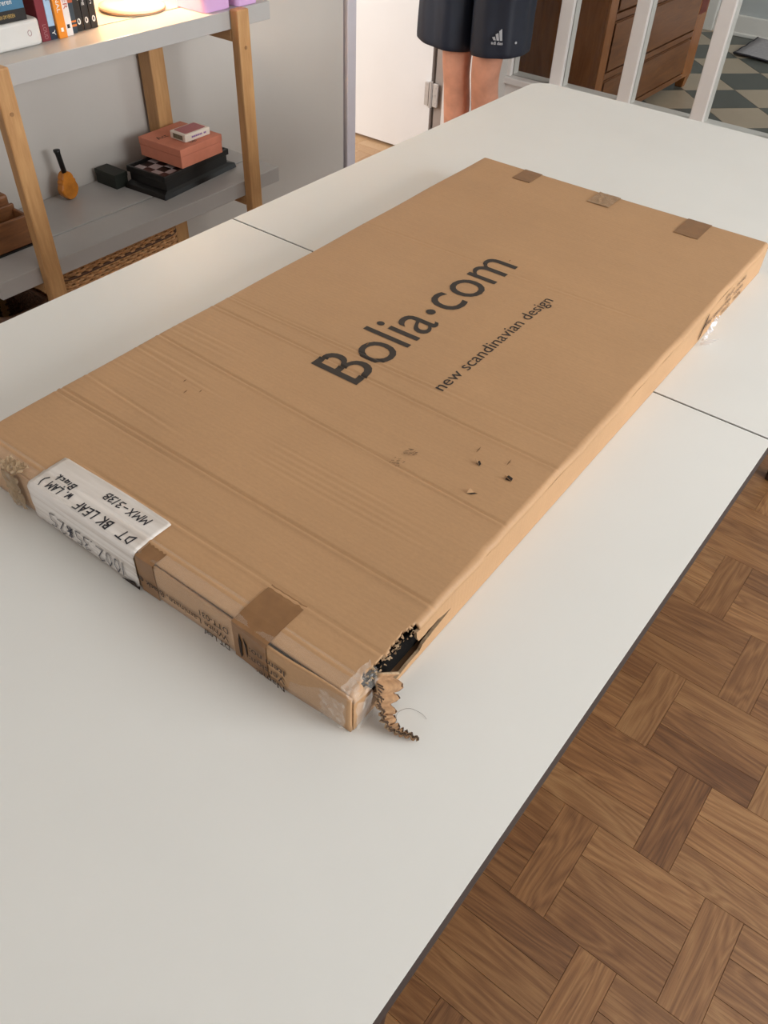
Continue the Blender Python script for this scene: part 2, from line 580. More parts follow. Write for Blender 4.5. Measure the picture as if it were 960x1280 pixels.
M['hair'] = mat_plain('brown_hair', (60, 42, 30), 0.6)
M['amber'] = mat_plain('amber_varnish', (196, 120, 36), 0.2, 0.25, 40)
M['lamp_glass'] = mat_plain('cream_lamp_ceramic', (240, 224, 196), 0.25, 0.02)
M['lamp_rim'] = mat_plain('lamp_rim_brown', (150, 110, 70), 0.4)

# ------------------------------------------------------------------ room shell
def struct(o):
    o['kind'] = 'structure'
    return o


WY = 1.79      # face of the wall behind the shelf
XE = 2.40      # glazed partition
floor = struct(MB().box(-3.2, XE, -2.2, 4.3, -0.06, -0.004).build('floor', M['subfloor']))

# parquet: single staves standing between blocks of three staves laid across
U = 0.065
G = 0.0003


def stave_mesh(name):
    mb = MB()
    a, b, c = 1.5 * U - G / 2, 0.5 * U - G / 2, 0.0004
    mb.frustum((-a, a, -b, b), (-a, a, -b, b), -0.010, -0.0008)
    mb.frustum((-a, a, -b, b), (-a + c, a - c, -b + c, b - c), -0.0008, 0.0)
    me = mb.mesh(name, M['stave'])
    uv = me.uv_layers.new(name='uv')
    for lp in me.loops:
        co = me.vertices[lp.vertex_index].co
        uv.data[lp.index].uv = (co.x, co.y)
    return me


stave_me = stave_mesh('stave')
near_staves, far_staves, bed_staves = [], [], []
for r in range(-18, 13):
    xa = 0.0178 + 3 * U * r
    for k in range(-10, 19):
        yv = 0.005 + 4 * U * k + (2 * U if r % 2 else 0.0)
        items = [(xa + 1.5 * U, yv, 0.0)] + [(xa + (j + 0.5) * U, yv + 2 * U, PI / 2) for j in range(3)]
        for x, y, rz in items:
            if x > XE - 0.1 or y < -2.15 or y > 4.2 or x < -3.15:
                continue
            (near_staves if (-0.95 < x < 1.40 and -1.02 < y < 0.20) else (bed_staves if y > 1.95 else far_staves)).append((x, y, rz))
for x, y, rz in near_staves:
    o = link('floor_stave', stave_me, floor)
    o.location = (x, y, 0)
    o.rotation_euler = (0, 0, rz + (PI if random.random() < 0.5 else 0))
def merged_staves(far_staves, mat):
    fm = MB()
    uvs, rnds = [], []
    for x, y, rz in far_staves:
        c, s = abs(math.cos(rz)), abs(math.sin(rz))
        hx, hy = (1.5 * U - G / 2, 0.5 * U - G / 2) if c > 0.5 else (0.5 * U - G / 2, 1.5 * U - G / 2)
        fm.frustum((x - hx, x + hx, y - hy, y + hy), (x - hx + .0008, x + hx - .0008, y - hy + .0008, y + hy - .0008), -0.008, 0.0)
        rv = random.random()
        for q in range(24):
            rnds.append(rv)
    fme = bpy.data.meshes.new('parquet')
    fme.from_pydata(fm.v, [], fm.f)
    fme.materials.append(mat)
    uv = fme.uv_layers.new(name='uv')
    at = fme.attributes.new('rand', 'FLOAT', 'CORNER')
    for pi_, pl in enumerate(fme.polygons):
        x, y, rz = far_staves[pi_ // 6]
        for li in pl.loop_indices:
            co = fme.vertices[fme.loops[li].vertex_index].co
            uv.data[li].uv = (co.x - x, co.y - y) if rz == 0 else (co.y - y, co.x - x)
            at.data[li].value = rnds[li]
    fo = link('floor_staves_far', fme, floor)
    fo.name = 'floor_staves'
    fo['kind'] = 'stuff'


merged_staves(far_staves, M['stave'])
merged_staves(bed_staves, mat_stave('oak_stave_lit', ((168, 128, 90), (198, 160, 118), (216, 184, 146), (150, 110, 76))))  # same parquet, bright room light put into the paler colour

# wall behind the shelf with the doorway
wl = MB()
wl.box(-3.2, 1.31, WY, 1.95, 0, 2.6)
wl.box(2.12, XE + 0.05, WY, 1.95, 0, 2.6)
wl.box(1.31, 2.12, WY, 1.95, 2.06, 2.6)
struct(wl.build('wall_left', M['wall']))
wr = MB()
wr.box(-3.2, -0.45, -2.3, -2.2, 0, 2.6).box(1.35, 5.3, -2.3, -2.2, 0, 2.6).box(-0.45, 1.35, -2.3, -2.2, 0, 0.82).box(-0.45, 1.35, -2.3, -2.2, 2.28, 2.6)
struct(wr.build('wall_right', M['wall']))
wn = MB()
wn.box(-3.3, -3.2, -2.3, -0.6, 0, 2.6).box(-3.3, -3.2, 1.3, 4.4, 0, 2.6).box(-3.3, -3.2, -0.6, 1.3, 0, 0.88).box(-3.3, -3.2, -0.6, 1.3, 2.22, 2.6)
struct(wn.build('wall_near', M['wall']))
struct(MB().box(-3.3, 5.4, -2.3, 4.4, 2.6, 2.7).build('ceiling', M['ceiling']))
# room behind the door
wb_ = MB()
wb_.box(-3.2, 2.6, 4.3, 4.4, 0, 2.6).box(2.62, 2.72, 2.15, 4.4, 0, 2.6).box(0.10, 0.20, 1.95, 2.3, 0, 2.6).box(0.10, 0.20, 3.9, 4.3, 0, 2.6).box(0.10, 0.20, 2.3, 3.9, 0, 0.7).box(0.10, 0.20, 2.3, 3.9, 2.3, 2.6)
struct(wb_.build('wall_bedroom', M['wall']))
# hall
hall_floor = struct(MB().box(XE, 5.3, -1.6, 2.15, -0.06, -0.004).build('floor_hall', M['subfloor']))
T = 0.2905
tm = {}
for kind in ('dark', 'light'):
    h = T / 2 - 0.0006
    tm[kind] = MB().frustum((-h, h, -h, h), (-h + .001, h - .001, -h + .001, h - .001), -0.008, 0.0).mesh('floor_tile', M['tile_' + kind])
s2 = math.sqrt(0.5)
for i in range(2, 24):
    for j in range(-4, 22):
        u = 3.787 + (i - 8 + 0.5) * T
        v = 1.955 + (j - 6 + 0.5) * T
        x, y = (u + v) * s2, (u - v) * s2
        if XE + 0.22 < x < 5.3 and -0.7 < y < 2.0:
            o = link('floor_tile', tm['dark' if (i + j) % 2 == 0 else 'light'], hall_floor)
            o.location = (x, y, 0)
            o.rotation_euler = (0, 0, PI / 4)
struct(MB().box(5.2, 5.3, -1.6, 2.15, 0, 2.6).build('wall_hall', M['wall_hall']))
struct(MB().box(XE + 0.06, 5.3, 2.06, 2.16, 0, 2.6).build('wall_hall_side', M['wall_hall']))
hs = MB()
hs.box(XE + 0.06, 3.35, -1.62, -1.5, 0, 2.6).box(4.65, 5.3, -1.62, -1.5, 0, 2.6).box(3.35, 4.65, -1.62, -1.5, 0, 0.85).box(3.35, 4.65, -1.62, -1.5, 2.15, 2.6)
struct(hs.build('wall_hall_right', M['wall_hall']))
bb = MB()
bb.box(5.175, 5.2, -1.5, 1.86, 0, 0.115)
bb.box(5.165, 5.2, -1.5, 1.86, 0, 0.02)
struct(bb.build('baseboard_hall', M['white_paint'], bevel=0.004))
struct(MB().box(5.16, 5.2, 1.86, 1.96, 0, 2.1).build('trim_hall', M['white_paint'], bevel=0.006))
# baseboards in the main room
struct(MB().box(-3.2, 1.30, WY - 0.018, WY, 0, 0.09).build('baseboard_left', M['white_paint'], bevel=0.003))
# casing strips of the doorway
struct(MB().box(1.318, 1.362, WY - 0.012, 1.955, 0, 2.06).build('trim_1', M['lilac_paint'], bevel=0.003))
jb = MB()
jb.box(2.100, 2.12, WY - 0.012, 1.915, 0, 2.06).box(2.112, 2.12, 1.915, 1.962, 0, 2.06, 1)
jb.box(2.12, 2.19, WY - 0.014, WY, 0, 2.12)
struct(jb.build('trim_2', [M['white_paint'], M['door_shade']], bevel=0.003))
# open door leaf, hinged on the far jamb, swung into the bright room
door = struct(MB().box(2.103, 2.139, 1.975, 2.74, 0.012, 2.04, 0).build('door_1', [M['door_paint'], M['door_shade']], bevel=0.0015))
for pl in door.data.polygons:
    if pl.normal.y < -0.5:
        pl.material_index = 1
hz0 = 0.265
hg = MB()
hg.box(2.090, 2.1035, 1.978, 1.998, hz0 - 0.045, hz0 + 0.045)
hg.box(2.092, 2.1005, 1.935, 1.958, hz0 - 0.045, hz0 + 0.045)
hinge = hg.build('door_hinge', M['steel'], door, bevel=0.001)
MB().tube([(2.092, 1.967, hz0 - 0.05), (2.092, 1.967, hz0 + 0.05)], 0.0075, 12).build('hinge_pin', M['steel'], hinge, smooth=False)
for dz in (-0.03, 0.0, 0.03):
    MB().tube([(2.0915, 1.946, hz0 + dz), (2.0895, 1.946, hz0 + dz)], 0.004, 10).build('hinge_screw', M['steel'], hinge)

# glazed partition beyond the table
part = thing('window_1', None, None)
part['kind'] = 'structure'
rail = MB()
rail.box(XE, XE + 0.075, -1.4, WY + 0.02, 0.0, 0.285)
rail.box(XE - 0.02, XE + 0.095, -1.4, WY + 0.02, 0.285, 0.312)
rail.build('bottom_rail', M['white_paint'], part, bevel=0.004)
MB().box(XE, XE + 0.075, -1.4, WY + 0.02, 2.3, 2.4).build('top_rail', M['white_paint'], part, bevel=0.004)
ymul = [1.5605 - 0.307 * i for i in range(0, 10)]
mm = MB()
mm.box(-0.002, 0.020, -0.027, 0.027, 0.312, 2.3)
mm.box(0.020, 0.030, -0.016, 0.016, 0.312, 2.3)
mm.box(0.030, 0.072, -0.024, 0.024, 0.312, 2.3)
mme = mm.mesh('mullion', M['white_paint'])
for y in ymul:
    o = link('mullion', mme, part, 0.003)
    o.location = (XE, y, 0)
o = link('mullion', mme, part, 0.003)
o.location = (XE, 1.80, 0)
edges = [1.80] + ymul
for a, b in zip(edges[:-1], edges[1:]):
    pme = MB().box(-0.002, 0.002, b + 0.017, a - 0.017, 0.312, 2.3).mesh('glass_pane', M['glass'])
    o = link('glass_pane', pme, part)
    o.location = (XE + 0.025, 0, 0)

# ------------------------------------------------------------------ dining table
table = thing('dining_table', 'long white laminate dining table with thin dark edge under the cardboard carton', 'table', (0, 0.475, 0))
TX, TW = 1.067, 0.95


def rr_poly(x0, x1, y0, y1, radii, n=7):
    """rounded rectangle, radii for corners (x0,y0),(x1,y0),(x1,y1),(x0,y1)"""
    P = []
    for (cx, cy, sx, sy, a0), r in zip(((x0, y0, 1, 1, PI), (x1, y0, -1, 1, 1.5 * PI), (x1, y1, -1, -1, 0), (x0, y1, 1, -1, 0.5 * PI)), radii):
        if r <= 0:
            P.append((cx, cy))
            continue
        for i in range(n + 1):
            a = a0 + 0.5 * PI * i / n
            P.append((cx + sx * r + r * math.cos(a), cy + sy * r + r * math.sin(a)))
    return P


def inset(P, d, x0, x1, y0, y1):
    cx, cy = (x0 + x1) / 2, (y0 + y1) / 2
    hx, hy = (x1 - x0) / 2, (y1 - y0) / 2
    return [(cx + (x - cx) * (hx - d) / hx, cy + (y - cy) * (hy - d) / hy) for x, y in P]


for x0, x1, rad in ((-TX, -0.0017, (0.05, 0, 0, 0.05)), (0.0017, TX, (0, 0.05, 0.05, 0))):
    y0, y1 = -TW / 2, TW / 2
    P = rr_poly(x0, x1, y0, y1, rad)
    tp = MB().prism(P, 0.7385, 0.74).build('tabletop', M['laminate'], table)
    tp.data.transform(Matrix.Translation((0, 0, 0)))
    ed = MB()
    P2 = inset(P, 0.010, x0, x1, y0, y1)
    xo0, xo1 = (x0 - 0.0026, x1) if x0 < -0.5 else (x0, x1 + 0.0026)
    PO = rr_poly(xo0, xo1, y0 - 0.0026, y1 + 0.0026, tuple(r + 0.0026 if r else 0 for r in rad))
    ed.rings([[(x, y, 0.716) for x, y in P2], [(x, y, 0.727) for x, y in PO], [(x, y, 0.730) for x, y in PO], [(x, y, 0.7385) for x, y in P]])
    ed.build('edge_band', M['table_edge'], tp)
for sx in (-1, 1):
    for sy in (-1, 1):
        lx, ly = (-0.815 if sx < 0 else 0.95), sy * 0.435
        lm = MB()
        lm.frustum((lx - 0.02, lx + 0.02, ly - 0.02, ly + 0.02), (lx - 0.042, lx + 0.042, ly - 0.034, ly + 0.034), 0.0, 0.70)
        lm.build('leg', M['leg_dark'], table, bevel=0.004)
ap = MB()
ap.box(-0.80, 0.93, -0.40, -0.375, 0.65, 0.716).box(-0.80, 0.93, 0.375, 0.40, 0.65, 0.716)
ap.box(-0.84, -0.815, -0.40, 0.40, 0.65, 0.716).box(0.93, 0.955, -0.40, 0.40, 0.65, 0.716)
ap.build('apron', M['leg_dark'], table)
for sx in (-1, 1):
    for sy in (-1, 1):
        lx, ly = (-0.815 if sx < 0 else 0.95), sy * 0.435
        MB().box(lx - 0.042, lx + 0.042, ly - 0.034, ly + 0.034, 0.70, 0.716).build('leg_plate', M['leg_dark'], table)

# ------------------------------------------------------------------ the flat cardboard carton
BL, BW, BH = 1.0738, 0.5413, 0.0506
carton = thing('cardboard_carton', 'long flat brown cardboard carton with black print lying across the white table', 'carton', (-0.1127, 0.4286, 0.7408), math.radians(0.906))
HX, HY = BL / 2, BW / 2
RAD = 0.007
CREASES = [(-0.2695, 1.0, 0, 1, -0.020), (-0.4162, 1.3, 0, 1, 0.0), (-0.1685, 1.0, 0, 1, -0.006), (-0.1370, 0.8, 0.35, 1, 0.0), (-0.1310, 0.5, 0, 1, 0.004), (0.1740, 0.5, 0, 1, 0.012),
           (-0.4880, 0.8, 0, 0.75, 0.0), (-0.3080, 0.5, 0.72, 1, -0.03), (-0.3860, 0.7, 0.70, 1, -0.03), (-0.4235, 0.7, 0.62, 1, 0.0), (-0.2920, 0.4, 0.8, 1, 0.0),
           (-0.3420, 0.3, 0.1, 0.5, 0.0), (-0.3500, 0.3, 0.15, 0.45, 0.0), (-0.3580, 0.3, 0.1, 0.5, 0.0), (-0.3660, 0.3, 0.15, 0.5, 0.0), (-0.3330, 0.3, 0.2, 0.5, 0.0),
           (-0.5180, 0.55, 0.02, 1, 0.0), (-0.2250, 0.25, 0.8, 1, 0.0), (-0.2350, 0.25, 0.78, 1, 0.0), (-0.2450, 0.25, 0.8, 1, 0.0), (-0.3250, 0.25, 0.82, 1, 0.0), (-0.3400, 0.25, 0.8, 1, 0.0)]


def top_z(x, y):
    t = (y + HY) / BW            # 0 right .. 1 left
    z = BH
    for xc, amp, ta, tb, skew in CREASES:
        if ta - 0.08 <= t <= tb + 0.08:
            fade = min(1, max(0, (t - ta) / 0.08 + 0.5)) * min(1, max(0, (tb - t) / 0.08 + 0.5))
            d = (x - xc - skew * (0.75 - t))
            if abs(d) < 0.016:
                z += amp * fade * 0.0017 * (-math.exp(-(d / 0.0015) ** 2) + 0.7 * math.exp(-((d + 0.0034) / 0.0020) ** 2))
    z += 0.0007 * math.sin(9 * x + 1) * math.sin(7 * y + 2) + 0.0004 * math.sin(31 * x + 11 * y)
    z -= 0.0016 * max(0, 1 - (x + HX) / 0.018)
    return z


def frange(a, b, n):
    return [a + (b - a) * i / n for i in range(n + 1)]


# top sheet, wrapping over both long edges
prof = []
for i in range(6):
    a = PI - 0.5 * PI * i / 5
    prof.append((-HY + RAD + RAD * math.cos(a), -RAD + RAD * math.sin(a)))
prof += [(-HY + RAD + 0.0009 * i, 0.0) for i in range(1, 9)] + [(y, 0.0) for y in frange(-HY + RAD + 0.008, HY - RAD, 36)[1:-1]]
for i in range(6):
    a = 0.5 * PI - 0.5 * PI * i / 5
    prof.append((HY - RAD + RAD * math.cos(a), -RAD + RAD * math.sin(a)))
xs = frange(-HX, HX, 520)
rnd = random.Random(11)
jag = {}


def torn(x, j):
    """the torn-off stretch of the near right edge"""
    if not -0.523 < x < -0.4425:
        return False
    k = int((x + 1) / 0.00207)
    if k not in jag:
        e_ = (x + 0.4425) * -1
        jag[k] = int(5.5 + 1.6 * math.sin(k * 0.5) * math.sin(k * 0.23 + 1) + rnd.choice((0, 0, 0, 1))) if 0.004 < e_ < 0.076 else 4
    return j < jag[k]


tv, tf, tmi = [], [], []
np_ = len(prof)
for x in xs:
    for y, dz in prof:
        wob = 0.0006 * math.sin(23 * x) + 0.0005 * math.sin(61 * x)
        dent = -0.0030 * math.exp(-((x + 0.323) / 0.010) ** 2) * max(0.0, 1 - (y + HY) / 0.016) if y < -HY + 0.016 else 0
        tv.append((x, y + (wob if y < -HY + 0.004 else 0) - dent * 0.6, top_z(x, y) + dz + dent * 0.4))
for i in range(len(xs) - 1):
    for j in range(np_ - 1):
        if torn((xs[i] + xs[i + 1]) / 2, j):
            continue
        tf.append((i * np_ + j, (i + 1) * np_ + j, (i + 1) * np_ + j + 1, i * np_ + j + 1))
tme = bpy.data.meshes.new('top_panel')
tme.from_pydata(tv, [], tf)
tme.materials.append(M['card'])
tme.materials.append(M['card_inner'])
tme.polygons.foreach_set('use_smooth', [True] * len(tme.polygons))
top = link('top_panel', tme, carton)
so = top.modifiers.new('thickness', 'SOLIDIFY')
so.thickness = 0.003
so.offset = -1
so.material_offset = 1
so.material_offset_rim = 0

# torn paper fibres along the rip
fib = MB()
for i in range(60):
    x = rnd.uniform(-0.519, -0.446)
    y = -HY + rnd.uniform(0.001, 0.008)
    z = BH - 0.001 + rnd.uniform(-0.003, 0.0008)
    a = rnd.uniform(-0.9, 0.9)
    ln = rnd.uniform(0.001, 0.0032)
    p0 = Vector((x, y, z))
    d = Vector((math.sin(a) * ln, -math.cos(a) * ln, rnd.uniform(-0.001, 0.0015)))
    w = Vector((rnd.uniform(0.0006, 0.0016), 0, 0))
    fib.add([p0 - w, p0 + w, p0 + d + w * 0.4, p0 + d - w * 0.3], [(0, 1, 2, 3)])
    fib.add([p0 - w - Vector((0, 0, .0008)), p0 + w - Vector((0, 0, .0008)), p0 + d + w * 0.4 - Vector((0, 0, .0006)), p0 + d - w * 0.3 - Vector((0, 0, .0006))], [(3, 2, 1, 0)])
o = fib.build('torn_fibres', M['card_edge'], carton)
o['kind'] = 'stuff'


def poly_slab(name, pts2, axis_map, thick, mats, parent):
    """ngon in 2D -> slab; axis_map(a, b, t) gives the 3D point"""
    n = len(pts2)
    res = delaunay_2d_cdt([Vector(q) for q in pts2], [(i, (i + 1) % n) for i in range(n)], [list(range(n))], 1, 1e-7)
    P2, F2 = res[0], [tuple(f) for f in res[2]]
    m0 = len(P2)
    V = [axis_map(q.x, q.y, 0) for q in P2] + [axis_map(q.x, q.y, thick) for q in P2]
    cnt = {}
    for f in F2:
        for i in range(len(f)):
            e = (f[i], f[(i + 1) % len(f)])
            cnt[tuple(sorted(e))] = cnt.get(tuple(sorted(e)), []) + [e]
    rim = [v[0] for v in cnt.values() if len(v) == 1]
    mb = MB()
    mb.add(V, F2 + [tuple(i + m0 for i in reversed(f)) for f in F2])
    mb.f += [(e[1], e[0], e[0] + m0, e[1] + m0) for e in rim]
    mb.m += [1 if len(mats) > 1 else 0] * len(rim)
    return mb.build(name, mats, parent)


def jagline(a, b, n, amp):
    P = []
    for i in range(1, n):
        t = i / n
        P.append((a[0] + (b[0] - a[0]) * t + rnd.uniform(-amp, amp) * 0.6, a[1] + (b[1] - a[1]) * t + rnd.uniform(-amp, amp)))
    return P


zt = BH - RAD
side = [(HX, 0.0), (HX, zt)]
side += [(0.285, zt), (0.2735, zt - 0.001), (0.2585, 0.008), (0.2600, 0.0075), (0.2765, zt - 0.002)][:0]
side += [(-0.446, zt), (-0.4445, 0.034), (-0.441, 0.0265)]
side += jagline((-0.441, 0.0265), (-0.4105, 0.0275), 6, 0.0012) + [(-0.4105, 0.0278)] + jagline((-0.4105, 0.0278), (-0.3873, 0.0226), 4, 0.0006)
side += [(-0.3873, 0.0226)] + jagline((-0.3873, 0.0226), (-0.4106, 0.0178), 5, 0.0006) + [(-0.4106, 0.0178)] + jagline((-0.4106, 0.0178), (-0.432, 0.0138), 5, 0.0008)
side += [(-0.432, 0.0138)] + jagline((-0.432, 0.0138), (-0.4405, 0.008), 4, 0.0015) + [(-0.4405, 0.008), (-0.4566, 0.0073), (-0.4705, 0.0050), (-0.490, 0.0035), (-0.503, 0.0035)]
side += [(-0.506, 0.014), (-0.509, 0.026), (-0.512, 0.034), (-0.517, 0.041), (-0.521, zt), (-HX, zt), (-HX, 0.0)]
poly_slab('side_panel', side, lambda a, b, t: (a, -HY + 0.0002 + t + 0.0005 * math.sin(23 * a), b), 0.003, [M['card'], M['card_edge']], carton)
MB().box(-HX, HX, HY - 0.003, HY, 0.0, zt).build('side_panel', M['card'], carton)
MB().box(-HX, HX, -HY + 0.004, HY - 0.004, 0.0005, 0.0035).build('bottom_panel', [M['card_inner']], carton)
# far end flap
MB().box(HX - 0.003, HX, -HY + 0.002, HY - 0.002, 0.0, BH - 0.002).build('end_panel', M['card'], carton)
def end_bow(y):
    t = (y + HY) / BW
    return 0.0022 * math.exp(-((t - 0.14) / 0.07) ** 2) + 0.0005 * math.sin(14 * t)


# near end flap: bowed out from under the top sheet on the right, leaving a dark slot
nv, nf = [], []
ny = 90
for i in range(ny + 1):
    y = -HY + 0.001 + (BW - 0.002) * i / ny
    t = (y + HY) / BW
    bow = end_bow(y)
    ztop = BH - 0.0030 + 0.0008 * math.sin(17 * t) + 0.0016 * math.exp(-((t - 0.05) / 0.1) ** 2)
    for zz, out in ((0.0, 0.0), (0.010, 0.0012), (0.030, 0.0016), (ztop - 0.003, 0.0012), (ztop, 0.0002)):
        nv.append((-HX - 0.0015 - out - bow, y, zz))
for i in range(ny):
    for j in range(4):
        nf.append((i * 5 + j, i * 5 + j + 1, (i + 1) * 5 + j + 1, (i + 1) * 5 + j))
nme = bpy.data.meshes.new('end_panel')
nme.from_pydata(nv, [], nf)
nme.materials.append(M['card'])
nme.polygons.foreach_set('use_smooth', [True] * len(nme.polygons))
endp = link('end_panel', nme, carton)
so = endp.modifiers.new('thickness', 'SOLIDIFY')
so.thickness = 0.003
so.offset = 0

EX = -HX - 0.0055      # a hair in front of the near end panel
MT_TOP = lambda x, y, z: Matrix.Translation((x, y, z))


def M_basis(o, ex, ey):
    ex, ey = Vector(ex).normalized(), Vector(ey).normalized()
    ez = ex.cross(ey)
    m = Matrix((ex, ey, ez)).transposed().to_4x4()
    m.translation = Vector(o)
    return m


ZT = BH + 0.0013
text_mesh('printed_lettering', 'Bolia', M['ink'], carton, M_basis((-0.190, 0.0005, ZT), (1, 0, 0), (0, 1, 0)), width=0.182, cap=0.0745, conform=top_z)
dot = MB()
dot.lathe([(0.0068, 0), (0.0066, 0.0001)], (0.0085, 0.027, ZT), 20)
dot.build('printed_dot', M['ink'], carton)
text_mesh('printed_lettering', 'com', M['ink'], carton, M_basis((0.026, 0.0005, ZT), (1, 0, 0), (0, 1, 0)), width=0.175, cap=0.0745, conform=top_z)
text_mesh('printed_lettering', 'new scandinavian design', M['ink'], carton, M_basis((-0.1345, -0.0888, ZT), (1, 0, 0), (0, 1, 0)), width=0.281, cap=0.0175, conform=top_z)
# print on the near end, upside down as the carton lies
FL_ = M_basis
for txt, y0, z0, w in (('Item no:', -0.2003, 0.0345, 0.042), ('Version:', -0.1998, 0.0215, 0.043), ('Name:', -0.1985, 0.0090, 0.034),
                       ('DTT-031', -0.1295, 0.0345, 0.037), ('White Laminate, Black edge', -0.1285, 0.0215, 0.138), ('DT Leaf', -0.1285, 0.0090, 0.034)):
    text_mesh('end_lettering', txt, M['ink_end'], carton, M_basis((-HX - 0.0050 - end_bow(y0 + 0.02) - 0.0014, y0, z0), (0, 1, 0), (0, 0, -1)), width=w, cap=0.0082, bold=0.01)
# the same block on the long right side
SY = -HY - 0.0012
for txt, x0, z0, w in (('Item no:', 0.437, 0.0375, 0.040), ('Version:', 0.437, 0.0245, 0.042), ('Name:', 0.437, 0.0120, 0.033),
                       ('DTT-031', 0.385, 0.0375, 0.036), ('White Laminate, Black', 0.385, 0.0245, 0.110), ('DT Leaf', 0.385, 0.0120, 0.034)):
    text_mesh('side_lettering', txt, M['ink_soft'], carton, M_basis((x0, SY, z0), (-1, 0, 0), (0, 0, -1)), width=w, cap=0.0080, bold=0.01)


def strip_patch(name, y0, y1, x0, mat, near=True, down=0.05, jag_edge=True, lift=0.0):
    """tape strip lying on the top sheet and folded down over the short end"""
    mb = MB()
    sx = -1 if near else 1
    n = 8
    rows = []
    ex = HX + (0.0050 if near else 0.0006)
    path = [(abs(x0) + (ex - abs(x0)) * i / 6, None) for i in range(7)]
    for k in range(n + 1):
        y = y0 + (y1 - y0) * k / n
        col = []
        for i, (ax, _) in enumerate(path):
            xx = ax
            if i == 0 and jag_edge:
                xx += (0.0012 if k % 2 else 0.0) + rnd.uniform(-.0004, .0004)
            x = sx * min(xx, ex)
            zz = top_z(max(-HX, min(HX, x)), y) + 0.0007 + lift * rnd.random()
            col.append((x, y, zz))
        eb = end_bow(y) if near else 0.0003
        col.append((sx * (ex + eb), y, BH - 0.004))
        col.append((sx * (ex + eb), y, BH - down))
        rows.append(col)
    m = len(rows[0])
    mb.add([q for r in rows for q in r], [(k * m + i, k * m + i + 1, (k + 1) * m + i + 1, (k + 1) * m + i) for k in range(n) for i in range(m - 1)])
    o = mb.build(name, mat, carton)
    s = o.modifiers.new('thickness', 'SOLIDIFY')
    s.thickness = 0.00025
    s.offset = 1
    return o


strip_patch('parcel_tape', -0.1780, -0.1350, -0.4880, M['tape'])
strip_patch('parcel_tape', -0.0320, -0.0080, -0.5230, M['tape'])
strip_patch('parcel_tape', 0.1440, 0.1790, 0.4880, M['tape'], near=False)
tag(strip_patch('parcel_tape', -0.0110, 0.0290, 0.4860, M['tape_worn'], near=False, lift=0.0008), 'silvery wrinkled tape strip')
strip_patch('parcel_tape', -0.1745, -0.1335, 0.4715, M['tape'], near=False)
# long clear tape sealing the near edge
ct = MB()
rows = []
for i in range(70):
    y = -HY + 0.004 + (BW - 0.008) * i / 69
    w = 0.0005 * math.sin(90 * y) + 0.0003 * rnd.random()
    rows.append([(-HX + 0.020 + 0.0004 * math.sin(40 * y), y, top_z(-HX + 0.020, y) + 0.0005), (-HX + 0.008, y, top_z(-HX + 0.008, y) + 0.0005), (-HX - 0.001, y, BH + 0.0004 + w), (-HX - 0.0048, y, BH - 0.004), (-HX - 0.0052 - (0.0035 if y < -0.2 else 0), y, 0.004)])
ct.add([q for r in rows for q in r], [(k * 5 + i, k * 5 + i + 1, (k + 1) * 5 + i + 1, (k + 1) * 5 + i) for k in range(69) for i in range(4)])
ct.build('clear_tape', M['clear_thin'], carton, smooth=True)

# white shipping label folded over the near edge
LX = -HX - 0.0064
lb = MB()
rows = []
for k in range(33):
    y = -0.0060 + 0.1640 * k / 32
    j = 0.0006 * math.sin(60 * y)
    t = k / 32
    x0 = -0.4922 + 0.0006 * math.sin(30 * y) - (0.0012 if k in (0, 32) else 0)
    col = [(x0 + (-HX + 0.0015 - x0) * i / 20, y, 0) for i in range(21)]
    col = [(x, yy, top_z(x, yy) + 0.0011) for x, yy, _ in col]
    col += [(-HX - 0.0030, y, BH - 0.0008 + j), (LX, y, BH - 0.005), (LX, y, 0.034), (LX - 0.0005 + 0.3 * j, y, 0.024), (LX, y, 0.014), (LX - 0.0004, y, 0.004)]
    rows.append(col)
m = len(rows[0])
lb.add([q for r in rows for q in r], [(k * m + i, k * m + i + 1, (k + 1) * m + i + 1, (k + 1) * m + i) for k in range(32) for i in range(m - 1)])
lab = lb.build('shipping_label', M['label'], carton, smooth=True)
s = lab.modifiers.new('thickness', 'SOLIDIFY')
s.thickness = 0.0003
s.offset = 1
ZL = BH + 0.0012
top_b = lambda x, y: M_basis((x, y, ZL), (0, 1, 0), (-1, 0, 0))
end_b = lambda y, z: M_basis((LX - 0.0014, y, z), (0, 1, 0), (0, 0, -1))
handwriting('handwriting', 'MMX-313B', M['marker'], lab, top_b(-0.5010, 0.0130), 0.0095, 0.066, 0.0014, conform=top_z)
handwriting('handwriting', 'Black', M['marker'], lab, top_b(-0.5150, 0.1110), 0.0085, 0.030, 0.0015, conform=top_z)
handwriting('handwriting', 'DT', M['marker'], lab, top_b(-0.5265, 0.0060), 0.0105, 0.022, 0.0016, conform=top_z)
handwriting('handwriting', 'BK LEAF', M['marker'], lab, top_b(-0.5265, 0.0395), 0.0105, 0.053, 0.0017, conform=top_z)
handwriting('handwriting', 'W. LAM )', M['marker'], lab, top_b(-0.5260, 0.1030), 0.0090, 0.046, 0.0015, conform=top_z)
handwriting('handwriting', '1002.35*25', M['pen'], lab, end_b(0.0100, 0.0270), 0.0200, 0.122, 0.0012)

